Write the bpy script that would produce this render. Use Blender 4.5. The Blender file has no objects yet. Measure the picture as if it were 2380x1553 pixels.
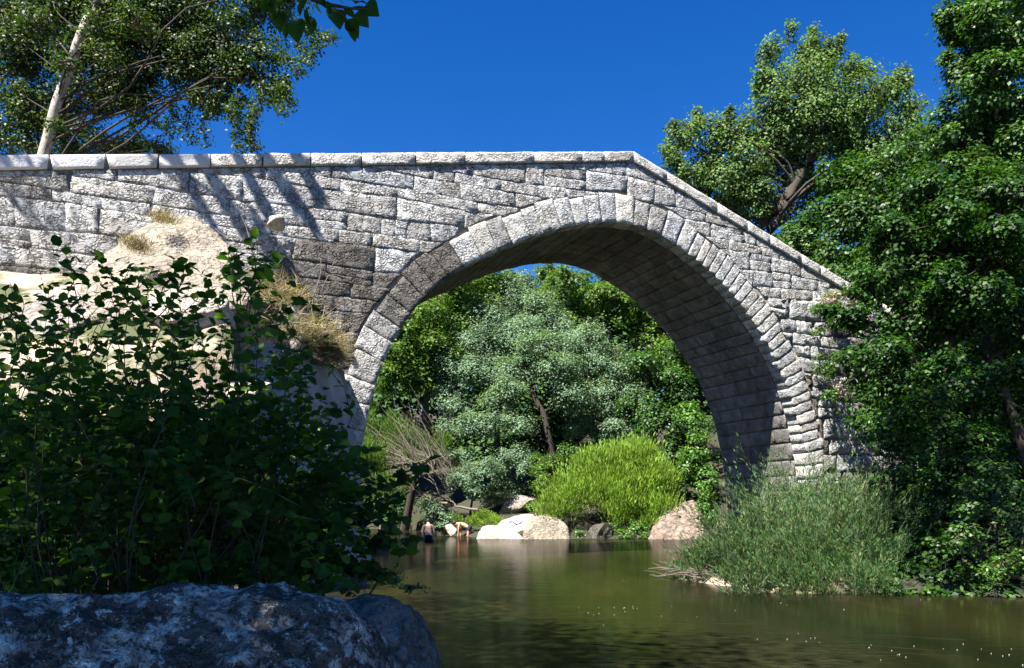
import bpy, bmesh, math, random
import numpy as np
from mathutils import Vector, noise, Matrix

random.seed(7); rng = np.random.default_rng(7)
SC = bpy.context.scene
COL = SC.collection

# ------------------------------------------------------------------ camera
F, CX, HY, EYE = 1800.0, 1190.0, 1170.0, 1.6      # measured in a 2380 x 1553 frame
cam = bpy.data.cameras.new('camera'); cam_o = bpy.data.objects.new('camera', cam); COL.objects.link(cam_o)
cam_o.location = (0, 0, EYE); cam_o.rotation_euler = (math.pi/2, 0, 0)
cam.sensor_width = 36; cam.lens = 36*F/2380; cam.shift_y = (HY-776.5)/2380
cam.clip_start = .05; cam.clip_end = 2000
SC.camera = cam_o

# ------------------------------------------------------------------ light
TH = math.radians(22.667); D0 = 21.5
AX = Vector((math.cos(TH), math.sin(TH), 0)); NX = Vector((-math.sin(TH), math.cos(TH), 0))
LD = (AX + .5*NX + Vector((0, 0, -1.6))).normalized()          # the way the sunlight travels
sun = bpy.data.lights.new('sun', 'SUN'); sun.energy = 5.0; sun.angle = math.radians(.5); sun.color = (1, .955, .88)
sun_o = bpy.data.objects.new('sun', sun); COL.objects.link(sun_o)
sun_o.rotation_euler = LD.to_track_quat('-Z', 'Y').to_euler(); sun_o.location = (-20, -20, 40)
W = bpy.data.worlds.new('World'); SC.world = W; W.use_nodes = True
nt = W.node_tree; nt.nodes.clear()
sky = nt.nodes.new('ShaderNodeTexSky'); sky.sky_type = 'NISHITA'; sky.sun_disc = False
sky.sun_elevation = math.asin(-LD.z); sky.sun_rotation = math.atan2(-LD.x, -LD.y)
sky.air_density = 1.0; sky.dust_density = 0.0; sky.ozone_density = 5.0; sky.altitude = 1200
hs = nt.nodes.new('ShaderNodeHueSaturation'); hs.inputs['Saturation'].default_value = 1.32; hs.inputs['Hue'].default_value = .512; hs.inputs['Value'].default_value = .86
bg = nt.nodes.new('ShaderNodeBackground'); bg.inputs['Strength'].default_value = .058
wo = nt.nodes.new('ShaderNodeOutputWorld')
nt.links.new(sky.outputs[0], hs.inputs['Color']); nt.links.new(hs.outputs[0], bg.inputs[0]); nt.links.new(bg.outputs[0], wo.inputs[0])
SC.view_settings.view_transform = 'Standard'; SC.view_settings.look = 'None'
SC.view_settings.exposure = 1.98; SC.view_settings.gamma = 1; SC.view_settings.use_curve_mapping = False
SC.cycles.max_bounces = 6; SC.cycles.diffuse_bounces = 3; SC.cycles.transmission_bounces = 4; SC.cycles.glossy_bounces = 3
SC.cycles.use_denoising = True
SC.cycles.sample_clamp_indirect = 6

# ------------------------------------------------------------------ helpers
def P(u, v, Y): return Vector(((u-CX)/F*Y, Y, EYE+(HY-v)/F*Y))
def tag(o, label=None, cat=None, group=None, kind=None):
    if label: o['label'] = label
    if cat: o['category'] = cat
    if group: o['group'] = group
    if kind: o['kind'] = kind
    return o
def empty(name, loc, rz=0):
    o = bpy.data.objects.new(name, None); COL.objects.link(o); o.location = loc; o.rotation_euler = (0, 0, rz)
    o.empty_display_size = .3
    return o
def link(name, me, mat, parent=None, smooth=True):
    if mat: me.materials.append(mat)
    if smooth: me.polygons.foreach_set('use_smooth', [True]*len(me.polygons))
    o = bpy.data.objects.new(name, me); COL.objects.link(o)
    if parent: o.parent = parent
    return o
def npmesh(name, V, Q):
    """V (n,3) points, Q (m,k) faces"""
    V = np.ascontiguousarray(V, dtype=np.float32); Q = np.ascontiguousarray(Q, dtype=np.int32)
    me = bpy.data.meshes.new(name); m, k = Q.shape
    me.vertices.add(len(V)); me.vertices.foreach_set('co', V.ravel())
    me.loops.add(m*k); me.loops.foreach_set('vertex_index', Q.ravel())
    me.polygons.add(m); me.polygons.foreach_set('loop_start', np.arange(0, m*k, k, dtype=np.int32))
    me.update(calc_edges=True); me.validate()
    return me
def in_parent(V, parent):
    return V - np.array(parent.location) if parent else V

# ------------------------------------------------------------------ materials
def newmat(name):
    m = bpy.data.materials.new(name); m.use_nodes = True
    return m, m.node_tree, m.node_tree.nodes['Principled BSDF']
def N(t, kind, **kw):
    n = t.nodes.new('ShaderNode'+kind)
    for k, v in kw.items():
        if k in n.inputs.keys() if isinstance(k, str) else False: n.inputs[k].default_value = v
        else: setattr(n, k, v)
    return n
def ramp(t, fac, stops, interp='LINEAR'):
    r = t.nodes.new('ShaderNodeValToRGB'); r.color_ramp.interpolation = interp
    e = r.color_ramp.elements
    while len(e) > 1: e.remove(e[0])
    e[0].position = stops[0][0]; e[0].color = (*stops[0][1], 1) if len(stops[0][1]) == 3 else stops[0][1]
    for p, c in stops[1:]:
        x = e.new(p); x.color = (*c, 1)
    t.links.new(fac, r.inputs[0]); return r.outputs[0]
def g(v): return (v, v, v)
def mixc(t, fac, a, b, mode='MIX'):
    m = t.nodes.new('ShaderNodeMix'); m.data_type = 'RGBA'; m.blend_type = mode
    for s, x in ((m.inputs[0], fac), (m.inputs[6], a), (m.inputs[7], b)):
        if hasattr(x, 'links') or hasattr(x, 'is_linked'): t.links.new(x, s)
        elif isinstance(x, (int, float)): s.default_value = x
        else: s.default_value = (*x, 1)
    return m.outputs[2]
def mth(t, op, a, b=0.0, c=None):
    m = t.nodes.new('ShaderNodeMath'); m.operation = op
    for s, x in zip(m.inputs, (a, b, c)):
        if x is None: continue
        if isinstance(x, (int, float)): s.default_value = x
        else: t.links.new(x, s)
    return m.outputs[0]
def tex(t, co, scale, detail=4, rough=.55, dist=0, kind='Noise', **kw):
    n = t.nodes.new('ShaderNodeTex'+kind); t.links.new(co, n.inputs['Vector'])
    n.inputs['Scale'].default_value = scale
    if kind == 'Noise':
        n.inputs['Detail'].default_value = detail; n.inputs['Roughness'].default_value = rough; n.inputs['Distortion'].default_value = dist
    for k, v in kw.items(): setattr(n, k, v)
    return n
def mapping(t, co, scale=(1, 1, 1), rot=(0, 0, 0)):
    m = t.nodes.new('ShaderNodeMapping'); m.inputs['Scale'].default_value = scale; m.inputs['Rotation'].default_value = rot
    t.links.new(co, m.inputs[0]); return m.outputs[0]
def bump(t, h, strength, dist, normal=None):
    b = t.nodes.new('ShaderNodeBump'); b.inputs['Strength'].default_value = strength; b.inputs['Distance'].default_value = dist
    t.links.new(h, b.inputs['Height'])
    if normal is not None: t.links.new(normal, b.inputs['Normal'])
    return b.outputs[0]

def granite(name, lo, hi, crack=.6, stain=0.0, pit_scale=9.0, relief=1.0, warm=(.36, .29, .2), obj_random=True, speck=.5, lichen=None):
    """weathered granite: lumpy surface split by dark crevices, mineral speckle, stains"""
    m, t, b = newmat(name)
    tc = t.nodes.new('ShaderNodeTexCoord'); co = tc.outputs['Object']
    warp = tex(t, co, 3.0, 3); wv = t.nodes.new('ShaderNodeVectorMath'); wv.operation = 'MULTIPLY_ADD'
    t.links.new(warp.outputs['Color'], wv.inputs[0]); wv.inputs[1].default_value = (.35, .35, .35); t.links.new(co, wv.inputs[2])
    wco = mapping(t, wv.outputs[0], (1, 1, 1.5), (0, .5, 0))
    vo = tex(t, wco, pit_scale, kind='Voronoi', feature='DISTANCE_TO_EDGE')
    edge = ramp(t, vo.outputs['Distance'], [(0, g(0)), (.10, g(.35)), (.26, g(1))])
    gate = ramp(t, tex(t, co, 4.5, 3).outputs[0], [(.38, g(0)), (.56, g(1))])
    inv = mth(t, 'SUBTRACT', 1, edge)
    cr = mth(t, 'MULTIPLY', inv, gate)
    pn = tex(t, wco, 26, 3, .6).outputs[0]
    pits = ramp(t, pn, [(.36, g(1)), (.45, g(0))])
    fine = tex(t, co, 90, 2, .6).outputs[0]
    big = tex(t, co, .8, 4).outputs[0]
    base = mixc(t, ramp(t, tex(t, co, 2.2, 5, .6).outputs[0], [(.3, g(0)), (.7, g(1))]), lo, hi)
    if obj_random:
        oi = t.nodes.new('ShaderNodeObjectInfo')
        base = mixc(t, 1.0, base, ramp(t, oi.outputs['Random'], [(0, (.66, .64, .62)), (.15, (.92, .89, .84)), (.4, (1.04, 1.04, 1.03)), (.7, (.86, .88, .92)), (.85, (1.0, .97, .92)), (1, (1.1, 1.09, 1.06))]), 'MULTIPLY')
    base = mixc(t, mth(t, 'MULTIPLY', ramp(t, tex(t, co, 1.3, 5, .7).outputs[0], [(.55, g(0)), (.7, g(1))]), .35), base, warm)
    base = mixc(t, mth(t, 'MULTIPLY', ramp(t, fine, [(.35, g(1)), (.5, g(0))]), speck), base, tuple(.45*x for x in lo))
    if stain:
        st = ramp(t, tex(t, mapping(t, co, (1, 1, .45)), .75, 5, .65, .6).outputs[0], [(.44, g(0)), (.62, g(1))])
        base = mixc(t, mth(t, 'MULTIPLY', st, stain), base, (.085, .074, .06))
    if lichen:
        l1 = ramp(t, tex(t, co, 6.5, 8, .72, 0).outputs[0], [(.5, g(0)), (.54, g(1))])
        base = mixc(t, mth(t, 'MULTIPLY', l1, .9), base, lichen)
        l2 = ramp(t, tex(t, mapping(t, co, (1, 1, 1), (1, 2, 0)), 15.0, 6, .75, 0).outputs[0], [(.57, g(0)), (.6, g(1))])
        base = mixc(t, mth(t, 'MULTIPLY', l2, .8), base, tuple(min(1, 1.7*x) for x in lichen))
    dk = mth(t, 'MINIMUM', mth(t, 'ADD', mth(t, 'MULTIPLY', cr, crack), mth(t, 'MULTIPLY', pits, crack*.8)), .84)
    base = mixc(t, dk, base, (.035, .03, .026))
    t.links.new(base, b.inputs['Base Color']); b.inputs['Roughness'].default_value = .9
    b.inputs['Specular IOR Level'].default_value = .25
    hh = mth(t, 'ADD', mth(t, 'MULTIPLY', mth(t, 'SUBTRACT', 1, cr), 1.3), mth(t, 'MULTIPLY', pn, 1.3))
    hh = mth(t, 'ADD', hh, mth(t, 'MULTIPLY', tex(t, co, 7, 3).outputs[0], .6))
    n1 = bump(t, hh, .9, .035*relief)
    n2 = bump(t, fine, .5 if not lichen else 1.0, .004 if not lichen else .012, n1)
    t.links.new(n2, b.inputs['Normal'])
    return m
def simple(name, col, rough=.8, nscale=6, var=.35, bstr=.4, bdist=.01, spec=.3):
    m, t, b = newmat(name)
    tc = t.nodes.new('ShaderNodeTexCoord'); nn = tex(t, tc.outputs['Object'], nscale, 6, .65)
    c = ramp(t, nn.outputs[0], [(.3, tuple(x*(1-var) for x in col)), (.7, tuple(x*(1+var) for x in col))])
    t.links.new(c, b.inputs['Base Color']); b.inputs['Roughness'].default_value = rough; b.inputs['Specular IOR Level'].default_value = spec
    t.links.new(bump(t, nn.outputs[0], bstr, bdist), b.inputs['Normal'])
    return m
def leafmat(name, a, b_, c, trans=.33, rough=.42, spec=.45):
    m, t, b = newmat(name)
    ge = t.nodes.new('ShaderNodeNewGeometry'); tc = t.nodes.new('ShaderNodeTexCoord')
    col = ramp(t, ge.outputs['Random Per Island'], [(0, a), (.5, b_), (.92, c), (1, tuple(1.15*x for x in c))])
    big = ramp(t, tex(t, tc.outputs['Object'], .9, 2).outputs[0], [(.35, g(.72)), (.65, g(1.25))])
    col = mixc(t, 1.0, col, big, 'MULTIPLY')
    t.links.new(col, b.inputs['Base Color']); b.inputs['Roughness'].default_value = rough; b.inputs['Specular IOR Level'].default_value = spec
    tr = t.nodes.new('ShaderNodeBsdfTranslucent')
    t.links.new(mixc(t, 1.0, col, (1.5, 1.6, .5), 'MULTIPLY'), tr.inputs[0])
    mx = t.nodes.new('ShaderNodeMixShader'); mx.inputs[0].default_value = trans
    t.links.new(b.outputs[0], mx.inputs[1]); t.links.new(tr.outputs[0], mx.inputs[2])
    t.links.new(mx.outputs[0], t.nodes['Material Output'].inputs[0])
    return m

M = {}
M['stone'] = granite('granite_wall', (.44, .44, .44), (.61, .61, .61), crack=.8, stain=.33, relief=.62)
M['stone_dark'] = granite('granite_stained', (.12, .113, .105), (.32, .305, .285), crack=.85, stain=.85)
M['vous'] = granite('granite_voussoir', (.44, .44, .44), (.60, .60, .60), crack=.65, stain=.25, relief=.55)
M['coping_new'] = granite('granite_dressed', (.47, .47, .485), (.53, .53, .55), crack=.06, relief=.12, speck=.3)
M['coping_old'] = granite('granite_coping', (.48, .46, .435), (.6, .585, .56), crack=.45, relief=.4)
M['soffit'] = granite('granite_soffit_shade', (.15, .144, .138), (.28, .27, .26), crack=.4, stain=.5, relief=.5)  # vault shade deepened in the colour, darker than the wall granite
M['mortar'] = simple('old_mortar', (.20, .17, .135), .95, 9, .4, .8, .02)
M['block'] = granite('smooth_rendered_stone', (.27, .28, .31), (.40, .41, .44), crack=.12, relief=.2, stain=.3, obj_random=False)
M['rock_cream'] = granite('cream_rock', (.34, .295, .235), (.52, .46, .375), crack=.3, relief=.7, pit_scale=5, obj_random=False, warm=(.42, .27, .17))
M['rock_grey'] = granite('grey_rock', (.25, .22, .2), (.45, .4, .36), crack=.5, relief=1, pit_scale=5, stain=.4, obj_random=False)
M['rock_tan'] = granite('tan_rock', (.25, .21, .16), (.40, .345, .275), crack=.5, relief=.9, pit_scale=5, obj_random=False, warm=(.30, .2, .13), stain=.3)
M['earth'] = granite('pinkish_earth', (.22, .165, .13), (.36, .285, .235), crack=.7, relief=1.4, pit_scale=3, obj_random=False, warm=(.26, .17, .12), stain=.3)
M['rock_dark'] = granite('dark_rock', (.07, .06, .055), (.16, .14, .12), crack=.6, relief=1, pit_scale=5, obj_random=False)
M['boulder'] = granite('lichen_boulder', (.045, .04, .034), (.19, .165, .135), crack=.8, relief=1.3, pit_scale=6, obj_random=False, warm=(.1, .08, .06), speck=.55, lichen=(.62, .57, .50))
M['boulder2'] = granite('blue_grey_boulder', (.12, .115, .105), (.22, .21, .19), crack=.6, relief=1.2, pit_scale=8, obj_random=False, warm=(.14, .13, .13), speck=.6)
M['bark_pale'] = simple('pale_bark', (.30, .27, .23), .85, 5, .55, .8, .03)
M['bark_dark'] = simple('dark_bark', (.04, .032, .024), .9, 14, .4, .8, .02)
M['dead'] = simple('dead_wood', (.15, .125, .10), .85, 14, .3, .6, .01)
M['twig'] = simple('twig_bark', (.06, .048, .035), .85, 14, .3, .6, .01)
M['stemdark'] = simple('shrub_stem', (.045, .035, .022), .85, 14, .3, .6, .01)
M['L_tl'] = leafmat('leaf_olive_fine', (.010, .034, .007), (.024, .060, .011), (.075, .095, .02), .35, .5, .3)
M['L_poplar'] = leafmat('leaf_poplar', (.04, .09, .02), (.08, .145, .035), (.15, .21, .09), .35, .6, .2)
M['L_mid'] = leafmat('leaf_mid', (.013, .05, .009), (.03, .085, .014), (.075, .135, .026), .3, .5, .35)
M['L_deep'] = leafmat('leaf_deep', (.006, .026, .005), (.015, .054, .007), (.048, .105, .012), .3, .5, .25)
M['L_far'] = leafmat('leaf_far_wood', (.02, .055, .016), (.035, .08, .022), (.06, .11, .03), .25, .6, .2)
M['L_grey'] = leafmat('leaf_grey_green_haze', (.09, .155, .085), (.135, .21, .13), (.19, .265, .18), .3, .75, .1)  # grey green leaves, paled further in colour to stand for haze
M['L_lime'] = leafmat('leaf_lime', (.03, .08, .010), (.06, .125, .014), (.12, .18, .025), .38, .5, .3)
M['L_broom'] = leafmat('leaf_broom', (.10, .19, .022), (.16, .26, .03), (.22, .32, .05), .35)
M['L_shrub'] = leafmat('leaf_foreground', (.018, .055, .008), (.034, .09, .012), (.07, .14, .018), .45, .6, .12)
M['L_willow'] = leafmat('leaf_willow', (.03, .085, .028), (.055, .12, .04), (.13, .16, .06), .3, .6, .25)
M['L_dry'] = leafmat('dry_grass', (.15, .115, .07), (.22, .175, .10), (.28, .24, .12), .2, .8)
M['L_weed'] = leafmat('leaf_weed', (.03, .09, .015), (.06, .15, .02), (.13, .22, .04), .35)
M['L_pink'] = leafmat('dry_flower_heads', (.28, .20, .17), (.4, .32, .28), (.48, .42, .38), .2, .7)

# ------------------------------------------------------------------ ground, water
LAND_R = [(60, -30), (11, -30), (11.2, 4), (10.6, 10.5), (8.6, 13.2), (6.8, 13.9), (4.7, 13.7), (3.5, 16.4), (5.2, 19), (9.6, 24), (10.3, 28.5), (9.0, 32.5), (8.0, 34.6),
          (5.4, 35.2), (2.8, 34.9), (-.3, 35.4), (-1.7, 36.2), (-2.6, 38.3), (-4.3, 39), (-5.2, 46), (-14, 53), (-80, 60), (-80, 160), (120, 160), (120, -30)]
LAND_L = [(-80, -30), (-80, 40), (-16, 36), (-8.5, 30), (-6.2, 26), (-5.0, 21), (-4.95, 18), (-4.85, 15.5), (-4.3, 13.4), (-2.9, 11.5), (-1.7, 8), (-.9, 5), (.3, 3), (1.2, 0), (1.5, -30)]
def sdist(X, Y, poly):
    """signed distance, positive inside"""
    p = np.array(poly); q = np.roll(p, -1, 0); d = np.full(X.shape, 1e9); ins = np.zeros(X.shape, bool)
    for (x0, y0), (x1, y1) in zip(p, q):
        ex, ey = x1-x0, y1-y0; L = ex*ex+ey*ey
        t = np.clip(((X-x0)*ex+(Y-y0)*ey)/L, 0, 1)
        d = np.minimum(d, np.hypot(X-x0-t*ex, Y-y0-t*ey))
        c = ((y0 > Y) != (y1 > Y)) & (X < (x1-x0)*(Y-y0)/((y1-y0) if y1 != y0 else 1e-9)+x0)
        ins ^= c
    return np.where(ins, d, -d)
def fnoise(X, Y, s, seed=0):
    return (np.sin(X*s*1.7+seed+1.3*np.sin(Y*s*1.1+seed*2))*np.cos(Y*s*1.3+1.1*np.sin(X*s*.9-seed))
            + .5*np.sin(X*s*3.9-seed*3+np.sin(Y*s*2.7))*np.cos(Y*s*3.3+seed))/1.5
def H(X, Y):
    X = np.asarray(X, float); Y = np.asarray(Y, float)
    dr = sdist(X, Y, LAND_R); dl = sdist(X, Y, LAND_L)
    ss = lambda x, a, b: np.clip((x-a)/(b-a), 0, 1)**2*(3-2*np.clip((x-a)/(b-a), 0, 1))
    # left bank: climbs to the foot of the ramp wall
    base_l = .35+.62*np.clip(Y-7, 0, 9.6)*ss(dl, .0, 5.5-4.9*ss(Y, 10, 13))
    zl = np.where(dl > 0, np.minimum(dl*1.6, .4)+base_l*ss(dl, 0, 2.2-1.8*ss(Y, 10.5, 13.5))-.1, np.maximum(dl*.5, -1.2))
    hillR = 1.0*ss(dr, .5, 5)+2.2*ss(dr, 4, 16)
    far = ss(Y, 38, 56)*3+ss(Y, 62, 110)*8
    bank = 1.3*ss(Y, 31, 34.5)*ss(X, 4, 7.5)*ss(dr, 0, 1.3)
    isl = ss(Y, 24, 26)+ss(X, 8, 12); isl = np.clip(isl, 0, 1)
    zr = np.where(dr > 0, np.minimum(dr*.8, .22)+(hillR*isl+far+bank), np.maximum(dr*.5, -1.2))
    z = np.maximum(zl, zr)
    nz = fnoise(X, Y, .9, 1)*.12+fnoise(X, Y, 2.6, 4)*.05
    return z+nz*np.clip(np.maximum(dl, dr), 0, 1.5)
def grid_axis(a, b, fine0, fine1, fs, cs):
    l = list(np.arange(a, fine0, cs))+list(np.arange(fine0, fine1, fs))+list(np.arange(fine1, b+cs, cs)); return np.array(l)
gx = grid_axis(-80, 120, -18, 24, .25, 4); gy = grid_axis(-30, 160, -2, 60, .25, 4)
GX, GY = np.meshgrid(gx, gy); GZ = H(GX, GY)
V = np.stack([GX.ravel(), GY.ravel(), GZ.ravel()], 1); nx_, ny_ = len(gx), len(gy)
ii = (np.arange(ny_-1)[:, None]*nx_+np.arange(nx_-1)[None]).ravel()
m, t, b = newmat('river_bank_soil'); co = t.nodes.new('ShaderNodeTexCoord').outputs['Object']
c1 = mixc(t, ramp(t, tex(t, co, 1.2, 6, .65).outputs[0], [(.4, g(0)), (.6, g(1))]), (.30, .22, .16), (.42, .34, .26))
c1 = mixc(t, ramp(t, tex(t, co, .5, 5, .7).outputs[0], [(.45, g(0)), (.55, g(1))]), c1, (.06, .07, .025))
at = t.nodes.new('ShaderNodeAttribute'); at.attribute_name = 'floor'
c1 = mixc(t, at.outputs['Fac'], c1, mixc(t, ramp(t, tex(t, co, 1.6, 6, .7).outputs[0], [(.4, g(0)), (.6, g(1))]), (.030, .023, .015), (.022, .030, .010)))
t.links.new(c1, b.inputs['Base Color']); b.inputs['Roughness'].default_value = .95
t.links.new(bump(t, tex(t, co, 9, 6, .7).outputs[0], 1, .06), b.inputs['Normal'])
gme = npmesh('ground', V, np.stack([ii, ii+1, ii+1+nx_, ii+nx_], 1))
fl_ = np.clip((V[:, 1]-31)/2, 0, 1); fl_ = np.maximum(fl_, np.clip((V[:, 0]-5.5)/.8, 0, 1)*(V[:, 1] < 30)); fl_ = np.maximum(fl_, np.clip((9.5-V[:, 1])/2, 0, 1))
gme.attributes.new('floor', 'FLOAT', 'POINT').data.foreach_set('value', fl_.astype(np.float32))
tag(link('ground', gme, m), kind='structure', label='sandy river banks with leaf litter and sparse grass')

m, t, b = newmat('river_water'); co = t.nodes.new('ShaderNodeTexCoord').outputs['Object']
st = mapping(t, co, (1, .35, 1), (0, 0, .5))
c = mixc(t, ramp(t, tex(t, st, .35, 4, .6, .6).outputs[0], [(.38, g(0)), (.66, g(1))]), (.006, .008, .003), (.016, .015, .005))
c = mixc(t, mth(t, 'MULTIPLY', ramp(t, tex(t, mapping(t, co, (1.1, .3, 1), (0, 0, .9)), .8, 5, .6, .5).outputs[0], [(.55, g(0)), (.72, g(1))]), .5), c, (.027, .022, .007))
t.links.new(c, b.inputs['Base Color']); b.inputs['Roughness'].default_value = .09; b.inputs['IOR'].default_value = 1.33
b.inputs['Specular IOR Level'].default_value = 0.0
r1 = tex(t, mapping(t, co, (.55, 2.0, 1), (0, 0, .12)), 1.6, 4, .55, .5).outputs[0]
r2 = tex(t, mapping(t, co, (.8, 2.6, 1), (0, 0, -.2)), 7, 3, .5).outputs[0]
wn = bump(t, r2, .25, .005, bump(t, r1, .4, .016))
t.links.new(wn, b.inputs['Normal'])
fr = t.nodes.new('ShaderNodeFresnel'); fr.inputs[0].default_value = 1.33; t.links.new(wn, fr.inputs[1])
gl = t.nodes.new('ShaderNodeBsdfGlossy'); gl.inputs['Roughness'].default_value = .10; t.links.new(wn, gl.inputs['Normal'])
mx = t.nodes.new('ShaderNodeMixShader'); t.links.new(mth(t, 'MULTIPLY', fr.outputs[0], .58), mx.inputs[0])
t.links.new(b.outputs[0], mx.inputs[1]); t.links.new(gl.outputs[0], mx.inputs[2]); t.links.new(mx.outputs[0], t.nodes['Material Output'].inputs[0])
V = np.array([(-80, -30, 0), (120, -30, 0), (120, 160, 0), (-80, 160, 0)])
tag(link('river_water', npmesh('water', V, np.array([[0, 1, 2, 3]])), m, smooth=False), kind='structure', label='slow murky olive brown river')

# ------------------------------------------------------------------ bridge
BR = empty('stone_bridge', (0, D0, 0), TH)
tag(BR, 'old humpback bridge of pale granite blocks with one round arch over the river', 'bridge')
zt = lambda s: 8.84+.1806*(s+12.07) if s < 3.88 else 11.72-.352*(s-3.88)      # underside of the coping
near = [(-4.62, -.9), (-4.6, 0), (-4.5, 1.0), (-4.38, 2.04), (-4.15, 3.15), (-3.98, 4.1), (-3.74, 4.94), (-3.42, 5.68), (-2.94, 6.5), (-2.36, 7.22), (-1.63, 7.84), (-1.05, 8.22), (-.13, 8.7), (.92, 9.2), (1.87, 9.55),
        (2.86, 9.8), (3.88, 9.86), (4.85, 9.68), (5.87, 9.24), (6.83, 8.68), (7.82, 7.9), (8.68, 6.98), (9.37, 6.02), (9.82, 5.1), (10.15, 4.15), (10.42, 3.1), (10.56, 2.0), (10.66, 1.0), (10.7, 0), (10.72, -.9)]
def catmull(pts, k=10):
    p = np.array(pts); p = np.vstack([2*p[0]-p[1], p, 2*p[-1]-p[-2]]); out = []
    for i in range(1, len(p)-2):
        for j in range(k):
            t_ = j/k; a_, b_, c_, d_ = p[i-1], p[i], p[i+1], p[i+2]
            out.append(.5*((2*b_)+(-a_+c_)*t_+(2*a_-5*b_+4*c_-d_)*t_**2+(-a_+3*b_-3*c_+d_)*t_**3))
    out.append(p[-2]); return np.array(out)
CU = catmull(near); AL = np.concatenate([[0], np.cumsum(np.hypot(*np.diff(CU, axis=0).T))]); LEN = AL[-1]
_ker = np.ones(9)/9
def cu(l):
    return np.array([np.interp(l, AL, CU[:, 0]), np.interp(l, AL, CU[:, 1])])
def cn(l):      # normal pointing out of the opening
    d = cu(min(l+.35, LEN))-cu(max(l-.35, 0)); d /= np.hypot(*d); return np.array([-d[1], d[0]])
L_of_s = lambda s: np.interp(s, CU[:, 0], AL)

# core of rubble and mortar behind the face stones
off = .07; CO = np.array([cu(l)+cn(l)*off for l in np.linspace(0, LEN, 160)])
ss_ = sorted(set([-17.0, -14, -10, -7, 3.88, 13, 16, 20]+[float(x) for x in CO[:, 0]]))
V = []; WB = 4.2
for s in ss_:
    top = zt(s)+.27
    bot = float(np.interp(s, CO[:, 0], CO[:, 1])) if CO[0, 0] <= s <= CO[-1, 0] else -1.0
    for w in (.012, WB): V += [(s, w, bot), (s, w, top)]
Q = []
for i in range(len(ss_)-1):
    a_, c_ = 4*i, 4*i+4
    Q += [(a_, c_, c_+1, a_+1), (a_+2, a_+3, c_+3, c_+2), (a_+1, c_+1, c_+3, a_+3), (a_, a_+2, c_+2, c_)]
Q += [(0, 1, 3, 2), (4*len(ss_)-4, 4*len(ss_)-2, 4*len(ss_)-1, 4*len(ss_)-3)]
link('masonry_core', npmesh('core', np.array(V), np.array(Q)), M['mortar'], BR, smooth=False)

def stone(name, poly, mat, front=-.03, back=.3, rough=.02, bevel=.03, bulge=.03, step=.14, edge=.012, to3=None, parent=BR):
    """one block: rounded arris, uneven face. poly is convex, counter-clockwise in (s, z)"""
    p = np.array(poly, float); c = p.mean(0); pts = []
    for i in range(len(p)):
        q0, q1 = p[i], p[(i+1) % len(p)]; L = np.hypot(*(q1-q0)); k = max(1, min(10, int(round(L/step))))
        for j in range(k): pts.append(q0+(q1-q0)*j/k)
    pts = np.array(pts); n = len(pts)
    if n < 4: return None
    sd = random.random()*50
    pts = pts+rng.normal(0, edge*.5, pts.shape)
    r = pts-c; d = np.hypot(*r.T)[:, None]; inw = r/np.maximum(d, .01)
    pts = pts-inw*(edge*.6)
    def nz(q, k=1.0): return noise.noise((q[0]*3.1*k+sd, q[1]*3.1*k, sd))
    rings = [(pts, np.full(n, back)), (pts, np.full(n, front+bevel*.8+.003))]
    r2 = pts-inw*np.minimum(bevel, d*.3); rings.append((r2, np.array([front+rough*nz(q) for q in r2])))
    for fr in (.36, .7):
        q_ = r2+(c-r2)*fr; rings.append((q_, np.array([front-bulge*fr+rough*1.6*nz(q, 1.5) for q in q_])))
    V = []; Q = []
    for k, (q_, w) in enumerate(rings):
        for j in range(n): V.append((q_[j][0], w[j], q_[j][1]))
        if k:
            for j in range(n):
                a_, b_ = (k-1)*n+j, (k-1)*n+(j+1) % n; Q.append((a_, b_, b_+n, a_+n))
    V.append((c[0], front-bulge+rough*nz(c, 1.5), c[1])); ci = len(V)-1; base = (len(rings)-1)*n
    T = [(base+j, base+(j+1) % n, ci) for j in range(n)]
    V = [to3(*v) for v in V] if to3 else V
    me = bpy.data.meshes.new(name); me.from_pydata(V, [], Q+T); me.update()
    return link(name, me, mat, parent)

def clip(poly, a, nrm):
    """keep the side where (p-a).nrm >= 0"""
    out = []
    for i in range(len(poly)):
        p0, p1 = np.array(poly[i]), np.array(poly[(i+1) % len(poly)]); d0, d1 = (p0-a)@nrm, (p1-a)@nrm
        if d0 >= 0: out.append(p0)
        if d0*d1 < 0: out.append(p0+(p1-p0)*d0/(d0-d1))
    return out
def area(p):
    p = np.array(p); q = np.roll(p, -1, 0); return .5*np.sum(p[:, 0]*q[:, 1]-q[:, 0]*p[:, 1])

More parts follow.
